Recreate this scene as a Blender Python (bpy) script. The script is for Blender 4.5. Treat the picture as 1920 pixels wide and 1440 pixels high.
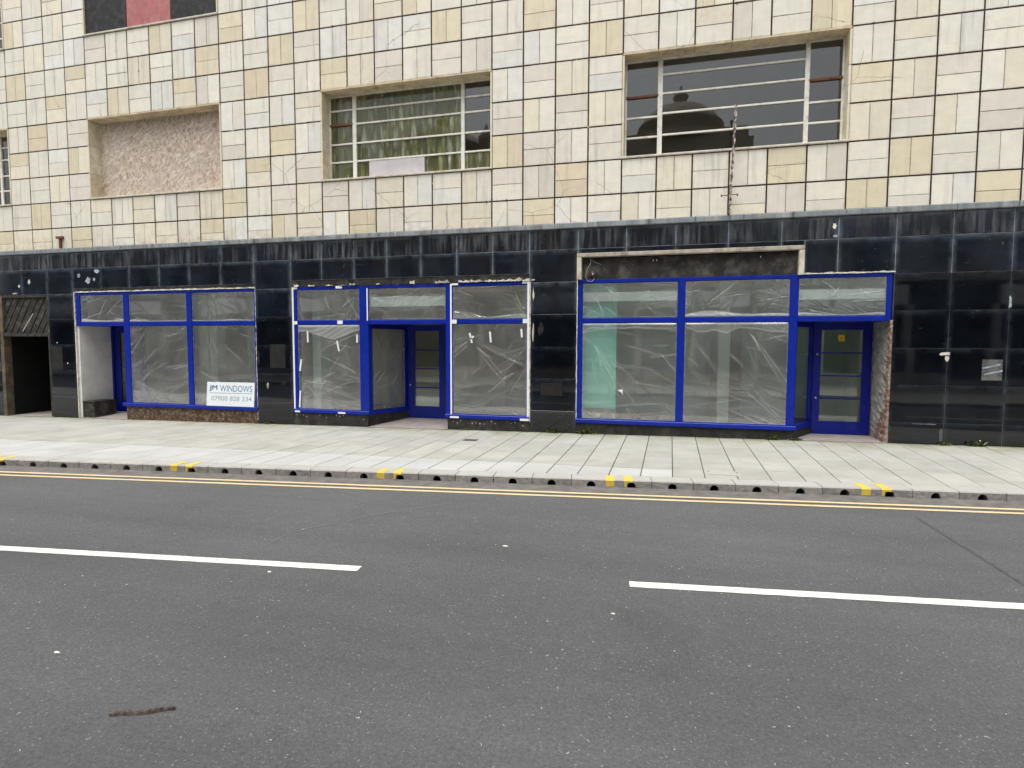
import bpy, bmesh, math, random
import numpy as np
from mathutils import Vector, Matrix
for o in list(bpy.data.objects): bpy.data.objects.remove(o)
S = bpy.context.scene
COL = S.collection
R = math.radians
T = 0.61                                   # one wall-tile module, 24 inches
def X(c): return (c - 25.507) * T          # facade column -> metres
def Z(r): return (r + 6.38) * T            # facade row -> metres (road level = 0)

# ------------------------------------------------------------------ camera
CAMP = Vector((0.0, -18.1045 * T, Z(-3.478)))
YAW, PITCH, ROLL, FPX = -0.260808, -0.065914, 0.003218, 1111.57
cam = bpy.data.cameras.new("camera"); camo = bpy.data.objects.new("camera", cam); COL.objects.link(camo)
fw = Vector((math.sin(YAW) * math.cos(PITCH), math.cos(YAW) * math.cos(PITCH), math.sin(PITCH)))
rt = Vector((math.cos(YAW), -math.sin(YAW), 0)); up = rt.cross(fw)
r2 = math.cos(ROLL) * rt + math.sin(ROLL) * up; u2 = -math.sin(ROLL) * rt + math.cos(ROLL) * up
m = Matrix((r2, u2, -fw)).transposed().to_4x4(); m.translation = CAMP
camo.matrix_world = m
cam.sensor_width = 36; cam.lens = FPX / 1920 * 36; cam.clip_end = 2000; cam.clip_start = 0.02
S.camera = camo
def project(p):
    d = Vector(p) - CAMP; z = d.dot(fw)
    if z < 0.1: return None
    return 960 + FPX * d.dot(r2) / z, 720 - FPX * d.dot(u2) / z, z

# ------------------------------------------------------------------ sky, sun, exposure
W = bpy.data.worlds.new("World"); S.world = W; W.use_nodes = True
nt = W.node_tree; nt.nodes.clear()
sky = nt.nodes.new("ShaderNodeTexSky"); sky.sky_type = 'NISHITA'; sky.sun_disc = False
SUN_EL, SUN_AZ = 70, 205                     # azimuth clockwise from +Y; sun behind the camera, a little left
sky.sun_elevation = R(SUN_EL); sky.sun_rotation = R(SUN_AZ); sky.dust_density = 6; sky.air_density = 1.2; sky.ozone_density = 1
hs = nt.nodes.new("ShaderNodeHueSaturation"); hs.inputs["Saturation"].default_value = 0.14
bg = nt.nodes.new("ShaderNodeBackground"); bg.inputs["Strength"].default_value = 0.15
wo = nt.nodes.new("ShaderNodeOutputWorld")
nt.links.new(sky.outputs[0], hs.inputs["Color"]); nt.links.new(hs.outputs[0], bg.inputs["Color"]); nt.links.new(bg.outputs[0], wo.inputs["Surface"])
sl = bpy.data.lights.new("sun", 'SUN'); so = bpy.data.objects.new("sun", sl); COL.objects.link(so)
sl.energy = 1.2; sl.angle = R(60); sl.color = (1, 0.97, 0.93)
sd = Vector((math.sin(R(SUN_AZ)) * math.cos(R(SUN_EL)), math.cos(R(SUN_AZ)) * math.cos(R(SUN_EL)), math.sin(R(SUN_EL))))
so.rotation_euler = sd.to_track_quat('Z', 'Y').to_euler(); so.location = (0, -10, 30)
S.view_settings.view_transform = 'Standard'; S.view_settings.look = 'None'
S.view_settings.gamma = 1; S.view_settings.exposure = 0.5
try: S.view_settings.use_curve_mapping = False
except Exception: pass

rnd = random.Random(7)
# ------------------------------------------------------------------ material helpers
class N:
    def __init__(s, name):
        s.m = bpy.data.materials.new(name); s.m.use_nodes = True
        s.t = s.m.node_tree; s.t.nodes.clear()
        s.out = s.t.nodes.new("ShaderNodeOutputMaterial")
        s.pos = None
    def n(s, typ, ins=None, **kw):
        x = s.t.nodes.new("ShaderNode" + typ)
        for k, v in kw.items(): setattr(x, k, v)
        for k, v in (ins or {}).items():
            if hasattr(v, "is_linked") or isinstance(v, bpy.types.NodeSocket): s.t.links.new(v, x.inputs[k])
            else: x.inputs[k].default_value = v
        return x
    def P(s, scale=(1, 1, 1), off=(0, 0, 0)):
        if s.pos is None: s.pos = s.n("NewGeometry").outputs["Position"]
        return s.n("Mapping", {"Vector": s.pos, "Scale": scale, "Location": off}).outputs[0]
    def noise(s, sc, scale=(1, 1, 1), det=3, rough=.55, off=(0, 0, 0), dist=0):
        return s.n("TexNoise", {"Vector": s.P(scale, off), "Scale": sc, "Detail": det, "Roughness": rough, "Distortion": dist}).outputs[0]
    def ramp(s, f, a, b, c0=0.0, c1=1.0):
        return s.n("MapRange", {"Value": f, "From Min": a, "From Max": b, "To Min": c0, "To Max": c1}).outputs[0]
    def mix(s, f, a, b, mode='MIX'):
        x = s.n("MixRGB", blend_type=mode)
        for i, v in ((0, f), (1, a), (2, b)):
            if isinstance(v, bpy.types.NodeSocket): s.t.links.new(v, x.inputs[i])
            elif i == 0: x.inputs[0].default_value = v
            else: x.inputs[i].default_value = (*v, 1) if len(v) == 3 else v
        return x.outputs[0]
    def math(s, op, a, b=0.0):
        x = s.n("Math", operation=op)
        for i, v in ((0, a), (1, b)):
            if isinstance(v, bpy.types.NodeSocket): s.t.links.new(v, x.inputs[i])
            else: x.inputs[i].default_value = v
        return x.outputs[0]
    def scale(s, col, f):   # colour times scalar socket
        c = s.n("CombineColor", {"Red": f, "Green": f, "Blue": f}).outputs[0]
        return s.mix(1.0, col, c, 'MULTIPLY')
    def rand(s): return s.n("ObjectInfo").outputs["Random"]
    def bump(s, h, st=.3, d=.01): return s.n("Bump", {"Height": h, "Strength": st, "Distance": d}).outputs[0]
    def bsdf(s, col, rough=.6, nrm=None, spec=.5, metal=0, coat=0):
        ins = {"Roughness": rough, "Specular IOR Level": spec, "Metallic": metal, "Coat Weight": coat}
        b = s.n("BsdfPrincipled", ins)
        if isinstance(col, bpy.types.NodeSocket): s.t.links.new(col, b.inputs["Base Color"])
        else: b.inputs["Base Color"].default_value = (*col, 1)
        if nrm is not None: s.t.links.new(nrm, b.inputs["Normal"])
        s.t.links.new(b.outputs[0], s.out.inputs["Surface"])
        return s.m
    def mixs(s, f, a, b):
        x = s.n("MixShader")
        if isinstance(f, bpy.types.NodeSocket): s.t.links.new(f, x.inputs[0])
        else: x.inputs[0].default_value = f
        s.t.links.new(a, x.inputs[1]); s.t.links.new(b, x.inputs[2]); return x.outputs[0]
def plain(name, col, rough=.6, var=.25, sc=6, spec=.4, bump=.15, bsc=60, metal=0, stain=None, stf=.6):
    k = N(name)
    n1 = k.noise(sc, det=5); f = k.ramp(n1, .3, .7, 1 - var, 1 + var)
    c = k.scale(k.mix(0, col, col), f)
    if stain: c = k.mix(k.ramp(k.noise(sc * .6, det=6, rough=.7, off=(3, 7, 1)), .5, .68, 0, stf), c, stain)
    return k.bsdf(c, rough, k.bump(k.noise(bsc), bump, .004) if bump else None, spec, metal)

M = {}
# stone wall slabs: one colour per quarry shade
def stone(name, col):
    k = N(name)
    base = k.scale(k.mix(0, col, col), k.ramp(k.rand(), 0, 1, .93, 1.05))
    base = k.scale(base, k.ramp(k.noise(5, det=6, rough=.65), .25, .75, .9, 1.08))
    # faint veins and bedding
    base = k.mix(k.ramp(k.noise(3, (1, 1, 9), 4), .52, .75, 0, .22), base, (.66, .54, .34))
    # rain streaks of grey dirt
    st = k.math('MULTIPLY', k.ramp(k.noise(9, (1, 1, .08), 4), .52, .78), k.ramp(k.noise(.7, det=2, off=(5, 1, 2)), .36, .6))
    base = k.mix(k.math('MULTIPLY', st, .6), base, (.33, .31, .28))
    gx = k.n("SeparateXYZ", {"Vector": k.n("TexCoord").outputs["Generated"]})
    eg = k.math('MAXIMUM', k.math('ABSOLUTE', k.math('SUBTRACT', gx.outputs[0], .5)), k.math('ABSOLUTE', k.math('SUBTRACT', gx.outputs[2], .5)))
    eg = k.math('MULTIPLY', k.ramp(eg, .44, .5), k.ramp(k.noise(6, det=5, rough=.7, off=(4, 9, 3)), .42, .72))
    base = k.mix(k.math('MULTIPLY', eg, .6), base, (.36, .27, .18))
    # rust freckles
    base = k.mix(k.ramp(k.noise(26, det=3, off=(9, 2, 4)), .72, .8, 0, .5), base, (.3, .17, .09))
    # hairline cracks where the slabs have moved
    vor = k.n("TexVoronoi", {"Vector": k.mix(.07, k.P(), k.n("TexNoise", {"Vector": k.P(), "Scale": 7.0, "Detail": 4.0}).outputs[1]), "Scale": 1.05}, feature='DISTANCE_TO_EDGE').outputs["Distance"]
    cr = k.math('MULTIPLY', k.ramp(vor, .0015, .0045, 1, 0), k.ramp(k.noise(.55, det=1, off=(2, 8, 4)), .60, .63))
    base = k.mix(k.math('MULTIPLY', cr, .7), base, (.13, .1, .08))
    # spalled chips
    ch = k.math('MULTIPLY', k.ramp(k.noise(11, det=5, rough=.7, off=(1, 4, 12)), .71, .73), 1.0)
    base = k.mix(k.math('MULTIPLY', ch, .8), base, (.22, .16, .12))
    h = k.math('ADD', k.noise(90, det=4), k.math('MULTIPLY', ch, -1.5))
    return k.bsdf(base, k.ramp(k.noise(14), .3, .7, .4, .62), k.bump(h, .2, .003), .35)
M['W'] = stone("stone_pale", (.775, .745, .645))
M['C'] = stone("stone_cream", (.765, .71, .57))
M['Y'] = stone("stone_yellow", (.725, .65, .475))
M['T'] = stone("stone_tan", (.71, .615, .455))
M['P'] = stone("stone_rose_grey", (.715, .67, .585))
M['G'] = stone("stone_grey_white", (.745, .735, .68))
M['joint'] = plain("dark_iron_joint", (.042, .026, .022), .85, .4, 9)
M['soffit'] = plain("weathered_reveal", (.6, .5, .34), .6, .2, 5, stain=(.12, .09, .06))
M['sill'] = plain("painted_sill", (.62, .58, .48), .5, .2, 8, stain=(.25, .15, .09))
# black glass wall tiles
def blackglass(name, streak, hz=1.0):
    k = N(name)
    c = k.mix(k.ramp(k.noise(2.2, det=4), .35, .7), (.0012 + .004 * hz, .0014 + .006 * hz, .002 + .010 * hz), (.003 + .008 * hz, .004 + .013 * hz, .006 + .022 * hz))  # bluish base rising with hz: sky sheen painted into the tile colour
    sky_sheen = k.math('MULTIPLY', k.ramp(k.noise(1.3, det=5, rough=.65, off=(4, 0, 9)), .5, .72), .5 * hz)
    c = k.mix(sky_sheen, c, (.026, .038, .058))  # patches of bluish sky reflection painted in
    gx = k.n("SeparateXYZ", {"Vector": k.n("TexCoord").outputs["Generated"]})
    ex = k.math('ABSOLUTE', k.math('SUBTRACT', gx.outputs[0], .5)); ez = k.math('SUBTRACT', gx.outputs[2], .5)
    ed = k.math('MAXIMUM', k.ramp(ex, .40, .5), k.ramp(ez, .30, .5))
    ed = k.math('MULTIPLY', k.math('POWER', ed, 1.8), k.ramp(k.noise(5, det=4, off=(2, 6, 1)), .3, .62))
    c = k.mix(k.math('MULTIPLY', ed, .6 * hz), c, (.17, .21, .25))  # limescale plus a pale glow painted along side and top edges
    if streak:
        s1 = k.ramp(k.noise(11, (1, 1, .07), 5, .65), .47, .72)
        s1 = k.math('MULTIPLY', s1, k.ramp(k.noise(1.1, det=2, off=(7, 7, 7)), .33, .6))
        c = k.mix(k.math('MULTIPLY', s1, .85), c, (.20, .205, .21))
        c = k.mix(k.ramp(k.noise(1.6, det=3, off=(0, 3, 5)), .5, .7, 0, .55), c, (.02, .015, .011))
    # scuffs
    sc = k.ramp(k.noise(7, (1, 1, 1.5), 6, .72, (8, 3, 3), 1.2), .635, .68)
    sc = k.math('MULTIPLY', sc, k.ramp(k.noise(.8, det=2, off=(3, 1, 6)), .5, .62))
    c = k.mix(k.math('MULTIPLY', sc, .5), c, (.16, .165, .16))
    rough = k.math('ADD', k.ramp(k.noise(3.1, det=4), .3, .7, .015, .03 + .13 * hz), k.math('MULTIPLY', sc, .3))
    if streak: rough = k.math('ADD', rough, .08)
    return k.bsdf(c, rough, k.bump(k.noise(1.7, det=2), .05, .012), .62)
M['black'] = blackglass("black_glass_tile", False, .22)
M['blackband'] = blackglass("black_glass_tile_sky_sheen", False, .8)
M['blackstreak'] = blackglass("black_glass_tile_streaked", True)
M['grout'] = plain("pale_lime_grout", (.33, .37, .40), .8, .5, 8)
M['groutdark'] = plain('dark_lime_grout', (.10, .105, .11), .8, .6, 5)
M['signpanel'] = plain('stained_sign_panel', (.032, .03, .027), .8, .5, 5, .3, .5, 40, stain=(.20, .19, .17), stf=.5)
M['ghost'] = plain('dull_black_patch', (.012, .012, .012), .45, .4, 9, .4, .2, 30, stain=(.04, .038, .035), stf=.5)
M['cornice'] = None
k = N("weathered_lead_capping")
c = k.mix(k.ramp(k.noise(8, (1, 1, .12), 5, .65), .35, .7), (.13, .15, .165), (.38, .40, .40))
c = k.mix(k.ramp(k.noise(2.2, det=5), .45, .62, 0, .7), c, (.20, .235, .26))
c = k.mix(k.ramp(k.noise(9, det=5, off=(3, 3, 3)), .6, .7, 0, .8), c, (.22, .2, .15))
M['cornice'] = k.bsdf(c, .55, k.bump(k.noise(30), .3, .006), .4)
M['blue'] = plain("cobalt_blue_gloss_paint", (.002, .018, .28), .33, .16, 5, .35, .2, 22, stain=(.012, .03, .30), stf=.45)
M['blueshade'] = plain("shaded_recess_blue_paint", (.0018, .008, .20), .36, .14, 5, .35, .15, 22, stain=(.015, .03, .2), stf=.4)  # same blue darkened: shade of the door recesses put into the colour
M['dark'] = plain("dark_render", (.028, .027, .024), .8, .5, 7, .3, .5, 40, stain=(.11, .105, .09), stf=.45)
M['rubble'] = None
k = N("brown_rubble_concrete")
v = k.n("TexVoronoi", {"Vector": k.mix(.1, k.P(), k.n("TexNoise", {"Vector": k.P(), "Scale": 9.0}).outputs[1]), "Scale": 17.0})
c = k.mix(k.ramp(v.outputs["Distance"], .1, .7), (.20, .15, .105), (.085, .05, .035))
c = k.mix(k.ramp(k.noise(16, det=5, rough=.7, off=(2, 2, 2)), .59, .66, 0, .9), c, (.46, .43, .38))
c = k.mix(k.ramp(k.noise(7, det=5, off=(5, 2, 7)), .52, .66, 0, .8), c, (.05, .037, .03))
M['rubble'] = k.bsdf(c, .9, k.bump(k.noise(20, det=6), .9, .02), .2)
k = N("flaking_brick_plaster")
c = k.mix(k.ramp(k.noise(9, (1, 1, 1.6), 5, .7), .42, .6), (.30, .25, .21), (.21, .085, .06))
c = k.mix(k.ramp(k.noise(5, det=5, off=(2, 5, 2)), .55, .66), c, (.42, .39, .34))
c = k.mix(k.ramp(k.noise(14, det=4, off=(2, 9, 2)), .62, .7), c, (.07, .045, .035))
M['brick'] = k.bsdf(c, .9, k.bump(k.noise(26, det=6), .9, .02), .2)
M['plaster'] = plain("broken_white_plaster", (.66, .64, .58), .85, .2, 12, .2, .8, 40, stain=(.36, .3, .22))
M['whitewash'] = plain("whitewashed_brick", (.82, .80, .75), .8, .1, 3, .2, .3, 30, stain=(.6, .58, .53), stf=.5)
M['tape'] = plain("white_masking_tape", (.82, .83, .84), .5, .05, 10, .3, 0)
M['metalwhite'] = plain("aged_white_window_steel", (.78, .77, .70), .5, .1, 10, .4, .1, 60, stain=(.42, .36, .26), stf=.6)
M['rust'] = plain("rust_brown_steel", (.16, .065, .035), .8, .45, 18, .3, .4, 60)
k = N("rust_and_flaking_white_paint")
c = k.mix(k.ramp(k.noise(30, (1, 1, .5), 4), .47, .53), (.13, .055, .035), (.5, .45, .42))
M['rustwhite'] = k.bsdf(c, .7)
M['timber'] = plain("weathered_pale_timber", (.44, .40, .33), .75, .25, 9, .25, .3, 60, stain=(.14, .12, .09), stf=.7)
M['blacktimber'] = plain("peeling_black_timber", (.03, .028, .024), .7, .4, 9, .3, .4, 50, stain=(.17, .155, .13), stf=.55)
M['doorpost'] = plain("worn_grey_timber_post", (.10, .085, .06), .75, .4, 7, .3, .4, 50, stain=(.24, .17, .08), stf=.7)
k = N("oriented_strand_board")
def strands(rot, sc, off):
    m0 = k.n("Mapping", {"Vector": k.P((1, 1, 1), off), "Rotation": (0, R(rot), 0)}).outputs[0]
    m0 = k.mix(.05, m0, k.n("TexNoise", {"Vector": k.P(), "Scale": 6.0}).outputs[1]); mp = k.n("Mapping", {"Vector": m0, "Scale": (1, 1, .25)}).outputs[0]
    v_ = k.n("TexVoronoi", {"Vector": mp, "Scale": sc, "Randomness": 1.0}); return k.n("SeparateColor", {"Color": v_.outputs["Color"]}).outputs[0]
a_ = strands(25, 34, (0, 0, 0)); b_ = strands(105, 30, (3, 1, 2)); c_ = strands(-35, 38, (5, 2, 1))
c = k.mix(k.ramp(a_, .1, .95), (.38, .29, .22), (.66, .56, .46))
c = k.mix(k.ramp(b_, .55, .6, 0, .8), c, k.mix(k.ramp(b_, .6, 1), (.46, .37, .29), (.74, .67, .58)))
c = k.mix(k.ramp(c_, .72, .76, 0, .85), c, k.mix(k.ramp(c_, .76, 1), (.34, .25, .19), (.78, .71, .62)))
c = k.mix(k.ramp(k.noise(1.6, det=3, off=(2, 2, 8)), .42, .66, 0, .35), c, (.50, .45, .41))
M['osb'] = k.bsdf(c, .8, k.bump(a_, .15, .004), .2)
M['boardblack'] = plain("black_painted_board", (.02, .02, .021), .65, .4, 9, .3, .3, 40, stain=(.10, .10, .10), stf=.5)
M['boardpink'] = plain("pink_painted_board", (.42, .15, .15), .7, .15, 7, .3, .3, 40, stain=(.5, .28, .27), stf=.5)
M['lilac'] = plain('pale_lilac_board', (.55, .52, .54), .6, .12, 4, .3, 0, stain=(.42, .40, .40), stf=.5)
M['teal'] = plain("pale_teal_wall_paint", (.36, .87, .76), .7, .06, 2, .2, 0)
M['inwall'] = plain("shop_interior_plaster", (.72, .68, .6), .9, .25, 1.2, .2, 0)
M['inbrown'] = plain('brown_papered_interior', (.70, .60, .48), .9, .2, 1.4, .2, 0)
M['inteal'] = plain('faded_teal_interior', (.62, .72, .66), .9, .2, 1.2, .2, 0)
M['infloor'] = plain("shop_interior_floor", (.30, .24, .18), .8, .3, 1.5, .2, 0)
M['inceil'] = plain("shop_interior_ceiling", (.75, .75, .7), .9, .1, 1, .2, 0)
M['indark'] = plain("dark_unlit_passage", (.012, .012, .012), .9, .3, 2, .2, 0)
# glass: two-faced thin pane
def glass(name, tint, refl, algae=False, rough=0.0):
    k = N(name)
    fz = k.n("LayerWeight", {"Blend": .5}).outputs["Facing"]
    f = k.math('ADD', k.math('MULTIPLY', k.math('POWER', fz, 5.0), .9), refl)
    nrm = k.bump(k.noise(2.3, det=1), .04, .01)
    tr = k.n("BsdfTransparent", {"Color": (*tint, 1)}).outputs[0]
    gl = k.n("BsdfGlossy", {"Color": (1, 1, 1, 1), "Roughness": rough, "Normal": nrm}).outputs[0]
    sh = k.mixs(f, tr, gl)
    if algae:
        a = k.math('MULTIPLY', k.ramp(k.noise(7, (1, 1, .13), 5, .6), .38, .66), k.ramp(k.noise(1.1, det=3, off=(1, 1, 5)), .25, .6))
        col = k.mix(k.ramp(k.noise(13, (1, 1, .16), 4, .6, (6, 2, 1)), .5, .72), (.18, .19, .10), (.60, .62, .53))
        col = k.mix(k.ramp(k.noise(5, (1, 1, .25), 4, .6, (9, 2, 3)), .52, .68, 0, .7), col, (.28, .28, .09))
        df = k.n("BsdfDiffuse", {"Color": col}).outputs[0]
        sh = k.mixs(k.ramp(a, 0, .8, .25, .92), sh, df)
    k.t.links.new(sh, k.out.inputs["Surface"]); return k.m
M['glass'] = glass("shop_glass", (.90, .94, .92), .06)
M['glassdoor'] = glass('door_glass', (.86, .90, .88), .11)
M['glassup'] = glass("upper_window_glass", (.62, .64, .64), .085)
M['glassalgae'] = glass("algae_streaked_glass", (.5, .55, .45), .06, True)
# polythene dust sheet: clear film, milky where folded
k = N("clear_polythene_film")
fold = k.n("Attribute", attribute_name="fold").outputs["Fac"]
fz = k.n("LayerWeight", {"Blend": .5}).outputs["Facing"]
f = k.math('ADD', k.math('MULTIPLY', k.math('POWER', fz, 4.0), .75), .20)
tr = k.n("BsdfTransparent", {"Color": (.93, .94, .93, 1)}).outputs[0]
gl = k.n("BsdfGlossy", {"Color": (1, 1, 1, 1), "Roughness": .03}).outputs[0]
df = k.n("BsdfDiffuse", {"Color": (.84, .86, .85, 1)}).outputs[0]
tl = k.n("BsdfTranslucent", {"Color": (.84, .86, .85, 1)}).outputs[0]
milky = k.mixs(.35, df, tl)
mf = k.math('MINIMUM', k.math('ADD', k.math('ADD', .10, k.ramp(k.noise(1.3, det=4), .4, .72, 0, .10)), fold), .9)
sh = k.mixs(mf, k.mixs(f, tr, gl), milky)
k.t.links.new(sh, k.out.inputs["Surface"]); M['film'] = k.m
# ground
k = N("asphalt")
fine = k.noise(170, det=3, rough=.7); big = k.noise(.35, det=3); mid = k.noise(9, det=4)
c = k.mix(k.ramp(fine, .3, .72), (.072, .073, .075), (.118, .120, .122))
c = k.scale(c, k.ramp(big, .3, .7, .9, 1.09)); c = k.scale(c, k.ramp(mid, .3, .7, .94, 1.06))
lane = k.noise(1.4, (.035, 1, 1), 3, .5, (2, 4, 0)); c = k.scale(c, k.ramp(lane, .3, .7, .88, 1.12))
oil = k.ramp(k.noise(.55, det=4, rough=.6, off=(7, 1, 0)), .62, .74, 0, .35); c = k.mix(oil, c, (.05, .05, .05))
gr = k.noise(52, (1, 1, 1), 3, .6, (3, 1, 0), .6)
c = k.scale(c, k.ramp(gr, .3, .7, .76, 1.24))
clus = k.ramp(k.noise(1.3, det=3, off=(6, 6, 0)), .35, .65, .0, .035)
spk = k.ramp(k.math('ADD', k.noise(78, det=1, rough=.4, off=(1, 9, 0), dist=.8), clus), .715, .745)
c = k.mix(k.math('MULTIPLY', spk, .5), c, (.34, .34, .335))
spk2 = k.ramp(k.noise(46, det=1, rough=.4, off=(5, 2, 0), dist=.8), .765, .785)
c = k.mix(k.math('MULTIPLY', spk2, .75), c, (.5, .5, .48))
dk = k.ramp(k.noise(64, det=1, rough=.4, off=(8, 3, 0), dist=1), .30, .25)
c = k.mix(k.math('MULTIPLY', dk, .45), c, (.045, .045, .045))
M['asphalt'] = k.bsdf(c, .85, k.bump(k.math('ADD', fine, gr), .25, .005), .3)
M['tar'] = plain("dark_tar_joint", (.08, .081, .083), .8, .25, 14, .4, 0)
M['scuff'] = plain("pale_scuff_on_asphalt", (.21, .21, .21), .85, .2, 20, .3, 0)
def paint(name, col, under, amt):
    k = N(name)
    c = k.scale(k.mix(0, col, col), k.ramp(k.noise(40, det=4), .3, .7, .93, 1.05))
    c = k.mix(k.ramp(k.noise(55, det=5, rough=.75, off=(3, 3, 0)), .53, .68, 0, amt), c, under)
    return k.bsdf(c, .7, k.bump(k.noise(120), .3, .003), .3)
M['whiteline'] = paint("white_road_paint", (.74, .73, .66), (.3, .3, .28), .7)
M['yellowline'] = paint("faded_yellow_road_paint", (.66, .53, .30), (.34, .30, .24), .85)
M['gutter'] = plain('gutter_asphalt', (.15, .14, .13), .9, .25, 7, .2, .3, 60, stain=(.10, .092, .084), stf=.6)
M['yellowkerb'] = paint("yellow_kerb_paint", (.68, .50, .07), (.33, .28, .16), 1.0)
k = N("concrete_paving_slab")
c = k.scale(k.mix(0, (.385, .383, .35), (.3, .3, .3)), k.ramp(k.rand(), 0, 1, .92, 1.06))
c = k.scale(c, k.ramp(k.noise(2.6, det=6, rough=.65), .3, .7, .88, 1.1))
c = k.mix(k.ramp(k.noise(45, det=4), .55, .8, 0, .35), c, (.24, .235, .22))
c = k.mix(k.ramp(k.noise(38, det=2, off=(4, 4, 4)), .72, .75, 0, .5), c, (.12, .115, .105))
c = k.mix(k.ramp(k.noise(1.1, det=5, rough=.7, off=(8, 2, 4)), .48, .7, 0, .35), c, (.24, .235, .2))
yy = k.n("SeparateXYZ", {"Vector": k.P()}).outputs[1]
al = k.math('MULTIPLY', k.ramp(yy, -.85, -.05), k.ramp(k.noise(2.2, det=5, rough=.7), .36, .62))
c = k.mix(k.math('MULTIPLY', al, .8), c, (.20, .205, .10))
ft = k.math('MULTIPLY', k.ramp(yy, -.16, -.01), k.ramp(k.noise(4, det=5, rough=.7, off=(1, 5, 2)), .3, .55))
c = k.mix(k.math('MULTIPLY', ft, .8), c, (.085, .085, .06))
M['slab'] = k.bsdf(c, .85, k.bump(k.noise(60, det=4), .3, .004), .3)
k = N("pale_margin_paving")
c = k.scale(k.mix(0, (.435, .438, .42), (.3, .3, .3)), k.ramp(k.noise(2.2, det=6, rough=.65, scale=(.5, 1, 1)), .3, .7, .9, 1.08))
c = k.scale(c, k.ramp(k.rand(), 0, 1, .94, 1.05))
M['slabpale'] = k.bsdf(c, .85, k.bump(k.noise(60, det=4), .3, .004), .3)
M['bed'] = plain("dark_sand_bedding", (.075, .07, .06), .95, .4, 12, .1, 0)
k = N("grey_kerb_concrete")
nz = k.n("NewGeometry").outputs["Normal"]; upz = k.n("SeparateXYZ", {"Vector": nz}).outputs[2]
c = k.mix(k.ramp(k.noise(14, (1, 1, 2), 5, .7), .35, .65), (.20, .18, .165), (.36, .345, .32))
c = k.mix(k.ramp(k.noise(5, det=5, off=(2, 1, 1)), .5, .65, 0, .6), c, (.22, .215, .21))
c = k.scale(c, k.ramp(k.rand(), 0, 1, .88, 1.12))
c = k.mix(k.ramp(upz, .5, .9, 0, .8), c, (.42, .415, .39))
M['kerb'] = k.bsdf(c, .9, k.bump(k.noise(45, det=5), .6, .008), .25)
M['void'] = plain("black_drain_void", (.006, .006, .006), .95, .2, 5, .1, 0)
M['threshold'] = plain("worn_terrazzo_threshold", (.31, .28, .26), .7, .15, 6, .3, .1, 60, stain=(.2, .17, .14), stf=.6)
M['ground'] = plain("earth_and_tarmac", (.11, .11, .105), .9, .2, .5, .2, 0)
M['iron'] = plain("cast_iron_cover", (.07, .062, .055), .65, .3, 20, .4, .5, 80)
M['leaf'] = plain("weed_leaf", (.075, .13, .035), .7, .35, 30, .3, 0)
M['leafdry'] = plain("dry_weed_leaf", (.24, .22, .08), .8, .3, 30, .3, 0)
M['bark'] = plain("dry_bark", (.085, .065, .055), .85, .5, 60, .2, .8, 120, stain=(.2, .17, .15))
M['signwhite'] = plain("white_sign_board", (.78, .83, .86), .35, .03, 3, .4, 0)
M['signblue'] = plain("blue_sign_print", (.03, .16, .30), .4, .05, 6, .4, 0)
M['signgrey'] = plain("grey_sign_print", (.36, .42, .45), .4, .1, 16, .4, 0)
M['yellow'] = plain("yellow_plastic", (.85, .68, .02), .45, .05, 6, .4, 0)
M['amber'] = plain("amber_notice", (.70, .46, .02), .5, .08, 12, .4, 0)
M['paper'] = plain("white_paper", (.8, .79, .74), .7, .06, 9, .3, 0)
M['brownplastic'] = plain("brown_bakelite", (.045, .03, .022), .5, .3, 12, .4, .1, 40)
M['cable'] = plain("pale_cable", (.33, .31, .28), .6, .2, 30, .3, 0)
M['chrome'] = plain("brushed_steel", (.6, .6, .6), .3, .05, 9, .5, 0, metal=.9)
M['chip'] = plain("pale_stone_chip", (.40, .40, .39), .75, .3, 90, .3, 0)
M['render_pale'] = plain("pale_render_opposite", (.46, .45, .42), .8, .15, 2, .3, .1, 20)
M['render_brown'] = plain("sandstone_opposite", (.44, .385, .30), .85, .2, 3, .3, .2, 20, stain=(.27, .23, .18))
M['render_grey'] = plain("grey_render_opposite", (.28, .285, .29), .8, .15, 2, .3, .1, 20)
M['slate'] = plain("dark_roof_slate", (.06, .062, .068), .6, .25, 5, .4, .2, 30)
M['fasciawhite'] = plain("white_shop_fascia", (.78, .79, .8), .45, .04, 3, .4, 0)
M['fasciadark'] = plain("dark_shop_fascia", (.045, .05, .055), .45, .1, 3, .4, 0)
M['farglass'] = glass("opposite_glass", (.16, .17, .18), .10)

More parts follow.
